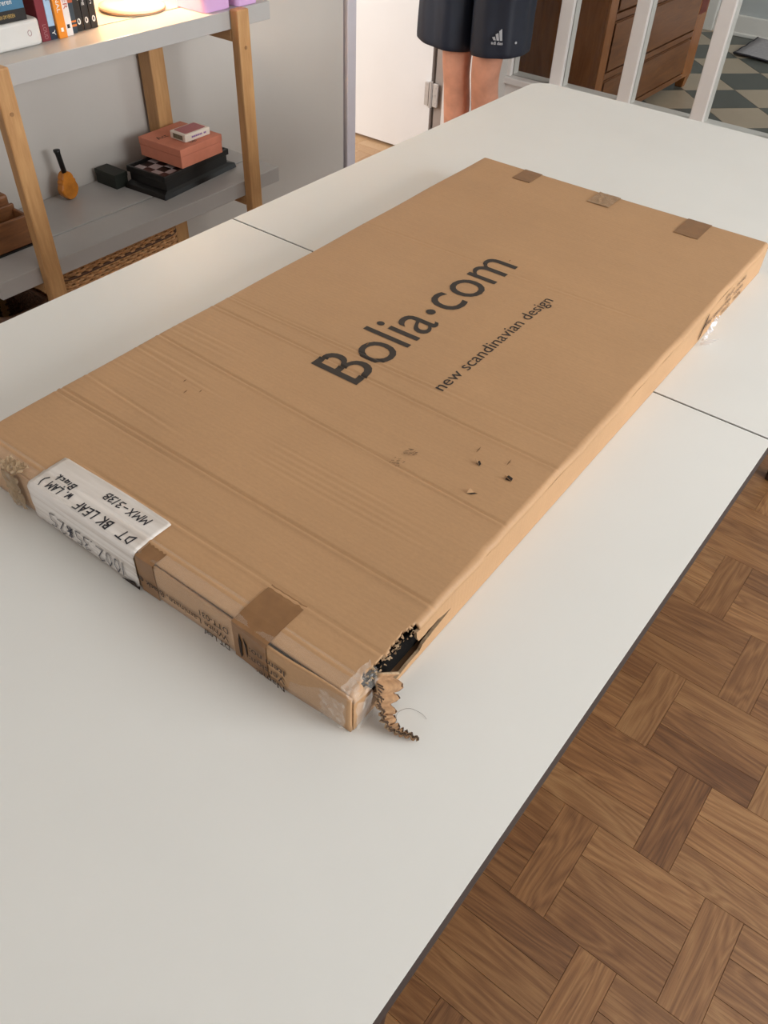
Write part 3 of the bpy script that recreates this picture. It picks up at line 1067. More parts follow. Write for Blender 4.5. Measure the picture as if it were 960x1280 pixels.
# crumpled clear tape and dents
def crumple(name, c, ex, ey, nx, ny, amp, mat, parent, seed=1, ez=None):
    r = random.Random(seed)
    ex, ey = Vector(ex), Vector(ey)
    n3 = Vector(ez) if ez else ex.cross(ey).normalized()
    vs = []
    for i in range(nx + 1):
        for j in range(ny + 1):
            u, v = i / nx - 0.5, j / ny - 0.5
            q = Vector(c) + ex * (u + r.uniform(-.3, .3) / nx) + ey * (v + r.uniform(-.3, .3) / ny) + n3 * r.uniform(0, amp)
            q.z = max(q.z, 0.0012)
            vs.append(q)
    mb = MB()
    mb.add(vs, [(i * (ny + 1) + j, (i + 1) * (ny + 1) + j, (i + 1) * (ny + 1) + j + 1, i * (ny + 1) + j + 1) for i in range(nx) for j in range(ny)])
    return mb.build(name, mat, parent)


crumple('crumpled_tape', (-0.520, -0.2650, 0.0480), (0.040, 0, -0.004), (0, 0.016, 0.008), 12, 6, 0.004, M['clear'], carton, 3)
crumple('crumpled_tape', (-0.5425, -0.2530, 0.024), (0, 0.026, 0), (0, 0, 0.038), 8, 10, -0.004, M['clear'], carton, 4)
crumple('crumpled_tape', (-0.528, -0.2740, 0.024), (0.022, 0, 0), (0, 0, 0.040), 6, 9, 0.003, M['clear'], carton, 5)
tag(crumple('crumpled_tape', (-0.538, 0.1860, 0.0525), (0.018, 0, 0), (0, 0.030, 0), 7, 12, 0.004, M['tape_wad'], carton, 6), 'crumpled yellowish tape wad')
tag(crumple('crumpled_tape', (-0.5440, 0.1860, 0.026), (0, 0.028, 0), (0, 0, 0.046), 9, 12, -0.003, M['tape_wad'], carton, 8), 'crumpled yellowish tape wad')
crumple('crinkled_plastic', (0.275, -HY - 0.006, 0.022), (0.030, 0, 0.016), (-0.006, -0.004, 0.018), 10, 8, 0.008, M['plastic'], carton, 9, (0, -1, 0))
crumple('crinkled_plastic', (0.262, -HY - 0.012, 0.006), (0.016, -0.006, 0.004), (0, -0.014, 0.006), 7, 6, 0.006, M['plastic'], carton, 10, (0, -1, 0.4))


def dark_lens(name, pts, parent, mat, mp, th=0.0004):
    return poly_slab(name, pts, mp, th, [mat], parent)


sidemap = lambda a, b, t: (a, -HY - 0.0012 - t, b)
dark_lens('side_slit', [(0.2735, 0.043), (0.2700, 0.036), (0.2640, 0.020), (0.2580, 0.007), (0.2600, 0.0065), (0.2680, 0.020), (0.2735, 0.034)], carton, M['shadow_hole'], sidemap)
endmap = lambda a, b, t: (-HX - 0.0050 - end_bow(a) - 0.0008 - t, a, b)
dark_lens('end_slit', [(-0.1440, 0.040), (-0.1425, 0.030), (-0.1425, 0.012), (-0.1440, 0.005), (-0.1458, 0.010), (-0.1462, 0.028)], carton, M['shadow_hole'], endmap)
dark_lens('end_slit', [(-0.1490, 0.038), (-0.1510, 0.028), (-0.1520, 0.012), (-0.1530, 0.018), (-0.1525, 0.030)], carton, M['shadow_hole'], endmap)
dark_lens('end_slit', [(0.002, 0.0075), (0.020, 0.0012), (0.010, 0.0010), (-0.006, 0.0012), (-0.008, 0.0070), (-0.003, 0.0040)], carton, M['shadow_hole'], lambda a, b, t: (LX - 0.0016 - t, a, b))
topmap = lambda a, b, t: (a, b, BH + 0.0007 + t)
for k, (cx, cy, w, h, an) in enumerate(((-0.2205, -0.1935, 0.0075, 0.0045, 0.5), (-0.2215, -0.2320, 0.0080, 0.0075, 0.9), (-0.2660, -0.2135, 0.0095, 0.0028, -0.9))):
    P = [(-w, -h * .2), (-w * .2, -h), (w, -h * .4), (w * .5, h * .5), (-w * .1, h * .9)]
    P = [(cx + (a * math.cos(an) - b * math.sin(an)) * 0.6, cy + (a * math.sin(an) + b * math.cos(an)) * 0.6) for a, b in P]
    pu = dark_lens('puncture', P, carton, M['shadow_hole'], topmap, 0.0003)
    fl = MB()
    a = Vector((P[0][0], P[0][1], BH + 0.0012))
    b = Vector((P[3][0], P[3][1], BH + 0.0012))
    c = Vector(((P[4][0] + P[3][0]) / 2 + 0.001, (P[4][1]) + 0.003, BH + 0.0042))
    fl.add([a, b, c, a - Vector((0, 0, .0006)), b - Vector((0, 0, .0006)), c - Vector((0, 0, .0008))], [(0, 1, 2), (5, 4, 3), (0, 3, 4, 1), (1, 4, 5, 2), (2, 5, 3, 0)])
    fl.build('puncture_lip', M['card'], pu)
for (cx, cy, w) in ((-0.198, -0.2187, 0.006), (-0.2006, -0.181, 0.006), (0.21, 0.02, 0.003), (-0.315, 0.165, 0.003), (-0.330, 0.148, 0.004), (-0.318, 0.135, 0.003), (-0.11, 0.045, 0.004)):
    dark_lens('nick', [(cx - w, cy - .0003), (cx, cy - .0008), (cx + w, cy + .0006), (cx, cy + .0009)], carton, M['card_inner'], topmap, 0.0002)
sc_ = MB()
for i in range(34):
    cl = i % 2
    cx, cy = ((-0.2525, -0.1240), (-0.2770, -0.1225))[cl]
    a = rnd.uniform(0.2, 1.2)
    l = rnd.uniform(0.001, 0.005) * (1.2 if cl == 0 else 0.8)
    x, y = cx + rnd.uniform(-.009, .009) * (1 - 0.3 * cl), cy + rnd.uniform(-.006, .006)
    dx, dy = l * math.cos(a), -l * math.sin(a)
    sc_.add([(x, y, BH + .0012), (x + dx, y + dy, BH + .0012), (x + dx + .0005, y + dy + .0003, BH + .0012), (x + .0006, y + .0003, BH + .0012)], [(0, 1, 2, 3)])
sm = sc_.build('scuff_mark', M['ink_soft'], carton)
sm['kind'] = 'stuff'

# torn strip of cardboard curling from the rip down onto the table
LR = [((-.5044, -.2690, .0473), (-.4760, -.2710, .0170)), ((-.5144, -.2765, .0373), (-.4870, -.2805, .0070)), ((-.5190, -.2835, .0245), (-.5040, -.2875, .0050)), ((-.5225, -.2895, .0170), (-.5105, -.2915, .0025)),
      ((-.5230, -.2975, .0115), (-.5125, -.2985, .0015)), ((-.5195, -.3060, .0095), (-.5120, -.3065, .0015)), ((-.5150, -.3130, .0075), (-.5115, -.3140, .0015)), ((-.5115, -.3200, .0040), (-.5110, -.3205, .0020))]
fine = []
for i in range(len(LR) - 1):
    for k in range(7):
        t = k / 7
        fine.append((Vector(LR[i][0]).lerp(Vector(LR[i + 1][0]), t), Vector(LR[i][1]).lerp(Vector(LR[i + 1][1]), t)))
fine.append((Vector(LR[-1][0]), Vector(LR[-1][1])))
vs, fs = [], []
nc = 8
rn2 = random.Random(21)
ph = 0.0
for i, (ql, qr) in enumerate(fine):
    k = i / len(fine)
    ph += rn2.uniform(0.7, 2.2)
    cen0 = sum(fine[max(i - 1, 0)], Vector()) / 2
    cen1 = sum(fine[min(i + 1, len(fine) - 1)], Vector()) / 2
    nrm = (cen1 - cen0).cross(qr - ql).normalized()
    if nrm.y > 0:
        nrm = -nrm
    for j in range(nc + 1):
        u = j / nc
        amp = 0.0038 * (1 - 0.75 * k) * (0.5 + u)
        bend = 0.004 * math.sin(PI * u) * (1 - k)
        p_ = ql.lerp(qr, u) + nrm * (amp * math.sin(ph + 1.6 * u) + bend + rn2.uniform(-.0005, .0005))
        if j in (0, nc):
            p_ = p_ + (qr - ql).normalized() * rn2.uniform(-.0022, .0016)
        p_.z = max(p_.z, 0.0014)
        vs.append(p_)
for i in range(len(fine) - 1):
    for j in range(nc):
        fs.append((i * (nc + 1) + j, (i + 1) * (nc + 1) + j, (i + 1) * (nc + 1) + j + 1, i * (nc + 1) + j + 1))
fmb = MB()
fmb.add(vs, fs)
flap = fmb.build('torn_strip', [M['card_liner'], M['card_edge']], carton, smooth=True)
s = flap.modifiers.new('thickness', 'SOLIDIFY')
s.thickness = 0.0024
s.offset = 0
s.material_offset_rim = 1
# corrugated core showing along the torn edge of the strip
co_ = MB()
for i in range(4, len(fine) - 1):
    e = vs[i * (nc + 1)] + Vector((0.0004, -0.0008, 0.0006))
    e2 = vs[(i + 1) * (nc + 1) + 1] + Vector((0, -0.0010, 0.0008))
    co_.tube([e, e2], 0.0008, 5)
    co_.tube([vs[i * (nc + 1) + nc] + Vector((0, 0, .0012)), vs[(i + 1) * (nc + 1) + nc - 1] + Vector((0, -0.001, 0.0012))], 0.0007, 5)
o = co_.build('corrugated_core', M['core_dark'], flap)
o['kind'] = 'stuff'

# the black edged table leaf inside, seen through the rip
leaf = MB().box(-0.515, 0.515, -0.262, 0.262, 0.006, 0.034).build('table_leaf', M['black_board'], None, bevel=0.002)
leaf.location = (-0.1127, 0.4286, 0.74)
leaf.rotation_euler = (0, 0, math.radians(0.906))
tag(leaf, 'black edged table leaf inside the torn corner of the carton', 'table leaf')

# a stray hair on the table top
hp = []
for i in range(28):
    a = -0.6 + 4.3 * i / 27
    r = 0.016 - 0.00012 * i
    hp.append((-0.607 + r * math.cos(a) * 0.8, 0.116 + r * math.sin(a), 0.7404 + 0.0004 * math.sin(i)))
hair = MB().tube(hp, 0.00011, 5).build('stray_hair', M['ink_soft'])
tag(hair, 'thin curled stray hair on the white table beside the torn strip', 'hair')

# ------------------------------------------------------------------ shelf unit
SF = 1.50
shelf = thing('shelf_unit', 'grey shelf unit with pale wooden legs standing against the wall', 'shelf', (0.25, 1.64, 0))


def P_(x, y, z):
    return (x - 0.25, y - 1.64, z)


def pbox(mb, x0, x1, y0, y1, z0, z1):
    return mb.box(x0 - 0.25, x1 - 0.25, y0 - 1.64, y1 - 1.64, z0, z1)


ZU, ZLW, ZBT = 0.883, 0.490, 0.105
for z in (ZU, ZLW, ZBT):
    pbox(MB(), -0.180, 0.685, SF, 1.5975, z - 0.038, z).build('shelf_board', M['shelf'], shelf, bevel=0.0012)
    pbox(MB(), -0.180, 0.685, 1.6035, 1.784, z - 0.038, z).build('shelf_board', M['shelf'], shelf, bevel=0.0012)
for x0, x1 in ((-0.080, -0.042), (0.551, 0.589)):
    lm = MB()
    pbox(lm, x0, x1, SF - 0.026, SF - 0.0005, 0.0, ZU + 0.004)
    lm.build('front_leg', M['birch'], shelf, bevel=0.003)
    sc0 = MB().tube([P_((x0 + x1) / 2, SF - 0.026, ZU - 0.075), P_((x0 + x1) / 2, SF - 0.0275, ZU - 0.075)], 0.004, 12)
    sc0.build('leg_screw', M['lamp_rim'], shelf)
for x0, x1 in ((-0.080, -0.035), (0.490, 0.536)):
    for za, zb in ((0.0, ZBT - 0.038), (ZBT, ZLW - 0.038), (ZLW, ZU - 0.038)):
        bl = MB()
        pbox(bl, x0, x1, 1.735, 1.782, za, zb)
        bl.build('back_leg', M['birch'], shelf, bevel=0.003)
for x0, x1 in ((-0.080, -0.042), (0.551, 0.589)):
    for z in (ZU, ZLW, ZBT):
        cb = MB()
        pbox(cb, x0, x1, SF, 1.780, z - 0.038 - 0.026, z - 0.0385)
        cb.build('cross_bar', M['birch_bar'], shelf, bevel=0.002)


# ---- things on the top shelf
def book_upright(label, x0, x1, yf, h, cover, depth=0.135, lean=0.0, group='upright books on the grey top shelf', marks=()):
    t = thing('book', label, 'book', ((x0 + x1) / 2, yf, ZU), 0, group)
    w = (x1 - x0) / 2
    cv = MB()
    cv.box(-w, w, 0, 0.003, 0, h).box(-w, -w + 0.002, 0.003, depth, 0, h).box(w - 0.002, w, 0.003, depth, 0, h)
    cv.build('cover', cover, t, bevel=0.0008)
    MB().box(-w + 0.0022, w - 0.0022, 0.0035, depth - 0.003, 0.002, h - 0.003).build('pages', M['paper'], t)
    for kind, txt, mat, z, size, wd in marks:
        if kind == 'text':      # reads downwards along the spine
            text_mesh('spine_lettering', txt, mat, t, M_basis((-w * 0.35, -0.0002, z), (0, 0, -1), (1, 0, 0)), width=size, cap=wd, ext=0.0003)
        elif kind == 'band':
            MB().box(-w - 0.0002, w + 0.0002, -0.0004, 0.003, z, z + size).build('spine_band', mat, t)
        elif kind == 'oval':
            e = MB()
            e.prism([(0.0040 * math.cos(2 * PI * k / 16), 0.0058 * math.sin(2 * PI * k / 16)) for k in range(16)], 0, 0.0004)
            ob = e.build('spine_emblem', mat, t)
            ob.matrix_local = M_basis((0, -0.0001, z), (1, 0, 0), (0, 0, 1))
            e2 = MB()
            e2.prism([(0.0018 * math.cos(2 * PI * k / 10) - 0.0004, 0.0036 * math.sin(2 * PI * k / 10) + 0.0004) for k in range(10)], 0.0004, 0.0006)
            e2.build('emblem_bird', M['black_cover'], ob)
        elif kind == 'square':
            ob = MB().box(-0.003, 0.003, -0.0006, 0.001, z, z + 0.007).build('spine_emblem', mat, t)
    return t


def cov(name, rgb, rough=0.4):
    return mat_plain(name, rgb, rough, 0.04, 40)


M['black_cover'] = cov('black_cover', (30, 27, 26))
M['white_ink'] = mat_plain('white_spine_ink', (236, 232, 224), 0.6)
M['red_ink'] = mat_plain('red_spine_ink', (186, 74, 60), 0.6)
M['gold_ink'] = mat_plain('gold_spine_ink', (204, 168, 92), 0.5)
M['grey_ink'] = mat_plain('grey_spine_ink', (160, 110, 112), 0.6)
navy_cov = cov('navy_cover', (30, 40, 58))
book_upright('olive brown book at the left end of the upright row, beside the red spine', 0.0880, 0.1050, 1.662, 0.21, cov('olive_cover', (150, 124, 82)), depth=0.11)
book_upright('dark red upright book with faint spine lettering beside the white box', 0.1065, 0.1265, 1.578, 0.20, cov('dark_red_cover', (122, 32, 44)), marks=[('text', 'LOUD', M['grey_ink'], 0.030, 0.026, 0.008)])
book_upright('pale blue upright book with navy foot of the spine', 0.1275, 0.1425, 1.579, 0.20, cov('pale_blue_cover', (168, 196, 222)),
             marks=[('band', '', navy_cov, 0.0, 0.024, 0), ('text', 'FORSKE', navy_cov, 0.118, 0.050, 0.008), ('text', 'Y', M['white_ink'], 0.017, 0.010, 0.008)])
book_upright('orange upright book with white lettering on its spine', 0.1435, 0.1635, 1.573, 0.205, cov('orange_cover', (232, 138, 28)), marks=[('text', 'NATIONAL', M['white_ink'], 0.118, 0.072, 0.008), ('square', '', M['white_ink'], 0.012, 0, 0)])
book_upright('white upright book with red lettering on its spine', 0.1645, 0.1825, 1.579, 0.205, cov('white_cover', (232, 226, 222)), marks=[('text', 'NATTER', M['red_ink'], 0.118, 0.070, 0.010), ('square', '', M['black_cover'], 0.014, 0, 0)])
book_upright('thin dark upright book with orange stripes at its foot', 0.1835, 0.1995, 1.588, 0.20, cov('slate_cover', (46, 62, 74)),
             marks=[('band', '', cov('orange_band', (214, 120, 48)), 0.012, 0.004, 0), ('band', '', cov('orange_band_b', (214, 120, 48)), 0.020, 0.003, 0), ('band', '', cov('rust_patch', (172, 84, 52)), 0.055, 0.022, 0)])
for k, (x0, x1, lbl, txt) in enumerate(((0.2005, 0.2185, 'black upright book with largest white spine lettering, beside the slate book', 'EOT'),
                                        (0.2200, 0.2370, 'black upright book in the middle of the three black ones', 'Verden og'),
                                        (0.2385, 0.2550, 'black upright book at the lamp end of the row', 'Natten'))):
    book_upright(lbl, x0, x1, 1.592, 0.20, M['black_cover'], marks=[('oval', '', M['white_ink'], 0.018, 0, 0), ('text', txt, M['white_ink'], 0.105, 0.050 if k == 0 else 0.060, 0.010 if k == 0 else 0.006)])

# white case lying under the flat books
wc = thing('white_case', 'white rounded case lying on the top shelf under two flat books', 'case', (-0.024, 1.566, ZU))
MB().prism(rr_poly(-0.130, 0.1285, 0.0, 0.092, (0.016, 0.016, 0.016, 0.016), 8), 0.0, 0.046).build('body', M['white_plastic'], wc, bevel=0.006, seg=3)
MB().tube([(0.098 + 0.004 * math.cos(2 * PI * i / 16), -0.0004, 0.024 + 0.005 * math.sin(2 * PI * i / 16)) for i in range(17)], 0.0005, 5).build('emblem', M['grey_ink'], wc)
zb = ZU + 0.0465
for lbl, x0, x1, y0, h, c, ink, txt in (('black flat book with gold spine lettering on the white case', -0.150, 0.080, 1.572, 0.020, M['black_cover'], M['gold_ink'], 'HISTORIEN OM VERDEN'),
                                        ('blue flat book with white spine lettering, above the black one', -0.150, 0.078, 1.570, 0.028, cov('blue_cover', (62, 112, 142)), M['white_ink'], 'Vandreren'),
                                        ('green flat book on top of the blue one', -0.150, 0.076, 1.570, 0.022, cov('green_cover', (62, 122, 84)), M['white_ink'], None)):
    t = thing('book', lbl, 'book', (x0, y0, zb), 0, 'flat books on the white case')
    L = x1 - x0
    cv = MB()
    cv.box(0, L, 0, 0.003, 0, h).box(0, L, 0.003, 0.115, 0, 0.002).box(0, L, 0.003, 0.115, h - 0.002, h)
    cv.build('cover', c, t, bevel=0.0008)
    MB().box(0.003, L - 0.003, 0.0035, 0.112, 0.0022, h - 0.0022).build('pages', M['paper'], t)
    if txt:
        text_mesh('spine_lettering', txt, ink, t, M_basis((L - 0.075, -0.0002, h * 0.36), (1, 0, 0), (0, 0, 1)), width=0.05, cap=h * 0.32, ext=0.0003)
    zb += h + 0.0003

# lamp with round foot; its shade is above the picture
LXc, LYc = 0.405, 1.662
lamp = thing('table_lamp', 'lit table lamp with a round cream foot on the top shelf beside the black books', 'lamp', (LXc, LYc, ZU))
MB().lathe([(0.070, 0), (0.0735, 0.004), (0.073, 0.010), (0.060, 0.014), (0.020, 0.018), (0.012, 0.022)], n=48).build('base', M['lamp_glass'], lamp, smooth=True)
rimp = [(0.0735 * math.cos(2 * PI * i / 48), 0.0735 * math.sin(2 * PI * i / 48), 0.004) for i in range(49)]
MB().tube(rimp, 0.0012, 6).build('base_rim', M['lamp_rim'], lamp, smooth=True)
MB().tube([(0, 0, 0.018), (0, 0, 0.20)], 0.008, 16).build('stem', M['lamp_glass'], lamp, smooth=True)
sh = MB().lathe([(0.125, 0.19), (0.118, 0.235), (0.095, 0.275), (0.055, 0.300), (0.012, 0.308)], n=48, cap=False)
so_ = sh.build('shade', mat_emit('lamp_shade_glow', (255, 214, 160), 1.2), lamp, smooth=True)
s = so_.modifiers.new('thickness', 'SOLIDIFY')
s.thickness = 0.003
pl_ = bpy.data.lights.new('lamp_bulb', 'POINT')
pl_.energy = 5.0
pl_.color = (1.0, 0.78, 0.52)
pl_.shadow_soft_size = 0.03
po = bpy.data.objects.new('lamp_bulb', pl_)
COL.objects.link(po)
po.location = (LXc + 0.03, LYc - 0.02, ZU + 0.215)

for lbl, x0, x1, y0, h in (('larger lilac plastic box on the top shelf beside the lamp', 0.490, 0.573, 1.515, 0.060), ('smaller lilac plastic box at the right end of the top shelf', 0.588, 0.655, 1.508, 0.055)):
    t = thing('lilac_box', lbl, 'box', ((x0 + x1) / 2, y0, ZU), 0, 'lilac boxes on the top shelf')
    w = (x1 - x0) / 2
    MB().prism(rr_poly(-w, w, 0, 0.10, (0.012,) * 4, 6), 0, h).build('body', M['lilac'], t, bevel=0.002)
    MB().prism(rr_poly(-w - 0.001, w + 0.001, -0.001, 0.101, (0.012,) * 4, 6), h, h + 0.008).build('lid', M['lilac'], t, bevel=0.002)

# ---- things on the lower shelf
cr = thing('stepped_wooden_box', 'brown wooden stepped box at the left end of the lower shelf', 'box', (-0.10, 1.60, ZLW))
cb = MB()
for x0, x1, y0, y1, z0, z1 in ((-0.07, 0.086, 0.0, 0.008, 0.004, 0.068), (-0.07, 0.086, 0.052, 0.060, 0.004, 0.078), (-0.07, -0.062, 0.008, 0.052, 0.004, 0.068), (0.078, 0.086, 0.008, 0.052, 0.004, 0.068)):
    cb.box(x0, x1, y0, y1, z0, z1)
cb.build('front_tray', M['acacia'], cr, bevel=0.002)
MB().box(-0.07, 0.082, 0.060, 0.105, 0.004, 0.098).build('middle_step', M['acacia'], cr, bevel=0.006)
MB().box(-0.07, 0.072, 0.105, 0.150, 0.004, 0.120).build('back_step', M['acacia'], cr, bevel=0.006)
MB().box(-0.074, 0.088, -0.003, 0.153, 0.0, 0.004).build('base', M['black_lacquer'], cr)

gb = thing('black_game_box', 'black lacquered game box with chequered top under the coral box', 'game box', (0.333, 1.557, ZLW), math.radians(5.5))
W_, D_ = 0.276, 0.140
bb_ = MB()
bb_.frustum((0, W_, 0, D_), (0.003, W_ - 0.003, 0.003, D_ - 0.003), 0, 0.012)
bb_.frustum((0.003, W_ - 0.003, 0.003, D_ - 0.003), (0.016, W_ - 0.024, 0.008, D_ - 0.008), 0.012, 0.018)
bb_.build('plinth', M['black_lacquer'], gb, bevel=0.001)
BX0, BX1, BY0, BY1 = 0.010, W_ - 0.024, 0.003, D_ - 0.006
MB().box(BX0 + 0.006, BX1 - 0.006, BY0 + 0.004, BY1 - 0.004, 0.018, 0.042).build('body', M['black_lacquer'], gb)
rm = MB()
for x0, x1, y0, y1 in ((BX0, BX1, BY0, BY0 + 0.007), (BX0, BX1, BY1 - 0.007, BY1), (BX0, BX0 + 0.007, BY0 + 0.007, BY1 - 0.007), (BX1 - 0.007, BX1, BY0 + 0.007, BY1 - 0.007)):
    rm.box(x0, x1, y0, y1, 0.040, 0.055)
rm.build('rim', M['black_lacquer'], gb, bevel=0.001)
bd = MB().box(BX0 + 0.007, BX1 - 0.007, BY0 + 0.007, BY1 - 0.007, 0.042, 0.047).build('game_board', M['black_lacquer'], gb)
nx_, ny_ = 8, 4
sw, sd = (BX1 - BX0 - 0.018) / nx_, (BY1 - BY0 - 0.018) / ny_
sq = {k: MB().frustum((0, sw - .0004, 0, sd - .0004), (0.0004, sw - .0008, 0.0004, sd - .0008), 0, 0.0012).mesh('board_square', M[k]) for k in ('sq_light', 'sq_dark', 'black_lacquer')}
for i in range(nx_):
    for j in range(ny_):
        kk = 'sq_light' if (i + j) % 2 else ('sq_dark' if j % 2 == 0 else 'black_lacquer')
        o = link('board_square', sq[kk], bd)
        o.location = (BX0 + 0.009 + i * sw, BY0 + 0.009 + j * sd, 0.047)
cb = thing('coral_box', 'coral orange card box resting on the black game box', 'box', (0.408, 1.567, ZLW + 0.0555), math.radians(3))
MB().box(0, 0.147, 0, 0.147, 0, 0.028).build('body', M['coral'], cb, bevel=0.001)
MB().box(-0.001, 0.148, -0.001, 0.148, 0.0285, 0.046).build('lid', M['coral'], cb, bevel=0.001)
text_mesh('lid_lettering', 'Act', M['ink'], cb, M_basis((0.016, 0.090, 0.0462), (1, 0, 0), (0, 1, 0)), width=0.034, cap=0.018)
text_mesh('lid_lettering', 'te', M['ink'], cb, M_basis((0.052, 0.014, 0.0462), (1, 0, 0), (0, 1, 0)), width=0.022, cap=0.017)
cp = thing('card_pack', 'cream playing card pack with rose back on top of the coral box', 'card pack', (0.449, 1.591, ZLW + 0.102), math.radians(1))
MB().box(0, 0.086, 0, 0.056, 0, 0.019).build('case', M['cream_card'], cp, bevel=0.0025)
MB().prism(rr_poly(0.008, 0.078, 0.006, 0.050, (0.004,) * 4, 4), 0.019, 0.0195).build('back_print', M['rose'], cp)
spm = MB()
for i in range(11):
    if i != 8:
        spm.box(0.022 + 0.0046 * i, 0.0255 + 0.0046 * i, -0.0003, 0.0002, 0.0075, 0.0115)
spm.build('side_print', M['purple_ink'], cp)
MB().box(-0.0004, 0.0001, 0.010, 0.044, 0.004, 0.015).build('end_print', M['olive_ink'], cp)
gk = thing('dark_green_box', 'dark green flat box between the black game box and the wall', 'box', (0.296, 1.700, ZLW), math.radians(2))
MB().box(0, 0.040, 0, 0.075, 0, 0.024).build('body', M['green_black'], gk, bevel=0.001)
MB().box(-0.001, 0.041, -0.001, 0.076, 0.024, 0.036).build('lid', M['green_black'], gk, bevel=0.001)

orn = thing('ornament', 'small amber ornament with a long black neck standing against the wall', 'ornament', (0.185, 1.742, ZLW))
outline = []
for i in range(40):
    a = 2 * PI * i / 40
    zz = 0.034 * math.sin(a)
    w = 0.027 - 0.006 * math.exp(-((zz - 0.006) / 0.010) ** 2) - (0.006 if zz > 0.012 else 0)
    outline.append((w * math.cos(a), 0.035 + zz))
bo = MB()
bo.rings([[(x * 0.9, -0.011, 0.035 + (z - 0.035) * 0.95) for x, z in outline], [(x, -0.008, z) for x, z in outline], [(x, 0.008, z) for x, z in outline], [(x * 0.9, 0.011, 0.035 + (z - 0.035) * 0.95) for x, z in outline]])
bo.build('body', M['amber'], orn, bevel=0.001)
MB().tube([(-0.002, -0.004, 0.060), (-0.006, 0.0, 0.112), (-0.007, 0.0, 0.117), (-0.007, 0.0, 0.121)], [0.006, 0.0065, 0.0080, 0.0080], 14).build('neck', M['black_lacquer'], orn, smooth=True)
orn.rotation_euler = (0, 0, 0.1)


# ---- woven baskets on the bottom board
def basket(name, label, x0, x1, y0, y1, z0, h, mat, group):
    t = thing(name, label, 'basket', ((x0 + x1) / 2, (y0 + y1) / 2, z0), 0, group)
    hx, hy = (x1 - x0) / 2, (y1 - y0) / 2

    def ring(inset_, n=132):
        P = rr_poly(-hx + inset_, hx - inset_, -hy + inset_, hy - inset_, (0.035,) * 4, 5)
        L = [0]
        for i in range(len(P)):
            a, b = P[i], P[(i + 1) % len(P)]
            L.append(L[-1] + math.hypot(b[0] - a[0], b[1] - a[1]))
        out = []
        for k in range(n):
            s = L[-1] * k / n
            i = max(j for j in range(len(P)) if L[j] <= s + 1e-9)
            a, b = P[i], P[(i + 1) % len(P)]
            f = (s - L[i]) / max(1e-9, L[i + 1] - L[i])
            tx, ty = b[0] - a[0], b[1] - a[1]
            ln = math.hypot(tx, ty)
            out.append((a[0] + tx * f, a[1] + ty * f, ty / ln, -tx / ln))
        return out
    base = ring(0.004)
    wv = MB()
    rows = int(h / 0.0075)
    for r in range(rows):
        z = 0.004 + r * 0.0075
        sgn = 1 if r % 2 else -1
        pts = [(x + nx * 0.0022 * sgn * (1 if k % 4 < 2 else -1), y + ny * 0.0022 * sgn * (1 if k % 4 < 2 else -1), z) for k, (x, y, nx, ny) in enumerate(base)]
        pts.append(pts[0])
        wv.tube(pts, 0.0040, 5, cap=False)
    o = wv.build('woven_strands', mat, t)
    o['kind'] = 'stuff'
    stk = MB()
    for k, (x, y, nx, ny) in enumerate(base):
        if k % 2:
            stk.tube([(x, y, 0), (x, y, h)], 0.0022, 5)
    o = stk.build('stakes', mat, t)
    o['kind'] = 'stuff'
    rim = ring(0.004, 80)
    pts = [(x, y, h - 0.002) for x, y, _, _ in rim]
    MB().tube(pts + [pts[0]], 0.0060, 8, cap=False).build('rim', mat, t, smooth=True)
    pts = [(x + nx * 0.003, y + ny * 0.003, h - 0.032) for x, y, nx, ny in rim]
    MB().tube(pts + [pts[0]], 0.0036, 6, cap=False).build('lower_band', M['rattan_dark'], t, smooth=True)
    MB().prism([(x * 0.97, y * 0.97) for x, y, _, _ in rim], 0.001, 0.006).build('floor_panel', mat, t)
    return t


basket('rattan_basket', 'honey brown woven rattan basket below the lower shelf', -0.022, 0.350, 1.532, 1.735, ZBT, 0.342, M['rattan'], 'woven baskets below the lower shelf')
basket('rattan_basket', 'dark brown woven rattan basket behind the left front leg of the shelf', -0.170, -0.034, 1.560, 1.745, ZBT, 0.262, M['rattan_dark'], 'woven baskets below the lower shelf')

# ------------------------------------------------------------------ chest of drawers in the hall
ch = thing('chest_of_drawers', 'stained brown pine chest of drawers behind the white glazing bars', 'chest of drawers', (2.72, 1.52, 0))
CW, CD, CH = 1.22, 0.50, 0.86
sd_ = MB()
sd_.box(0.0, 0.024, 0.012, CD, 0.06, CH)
sd_.build('side_panel', M['chest_lit'], ch, bevel=0.002)
MB().box(CW - 0.024, CW, 0.012, CD, 0.06, CH).build('side_panel', M['chest_lit'], ch, bevel=0.002)
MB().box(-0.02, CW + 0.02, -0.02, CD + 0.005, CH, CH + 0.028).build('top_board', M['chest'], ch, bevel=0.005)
MB().box(0.024, CW - 0.024, CD - 0.012, CD, 0.06, CH).build('back_panel', M['chest_lit'], ch)
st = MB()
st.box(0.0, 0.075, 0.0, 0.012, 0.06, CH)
st.build('front_stile', M['chest_lit'], ch, bevel=0.002)
MB().box(CW - 0.13, CW, 0.0, 0.012, 0.06, CH).build('front_stile', M['chest_lit'], ch, bevel=0.002)
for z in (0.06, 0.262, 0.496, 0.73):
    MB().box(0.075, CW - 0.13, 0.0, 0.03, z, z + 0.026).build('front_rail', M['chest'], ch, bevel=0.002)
for z0, z1 in ((0.092, 0.256), (0.294, 0.490), (0.528, 0.724)):
    d = MB()
    d.box(0.080, CW - 0.135, 0.004, 0.45, z0, z1)
    d.frustum((0.084, CW - 0.139, -0.004, 0.0), (0.084, CW - 0.139, -0.004, 0.0), z0 + 0.004, z1 - 0.004)
    dr = d.build('drawer', M['chest'], ch, bevel=0.003)
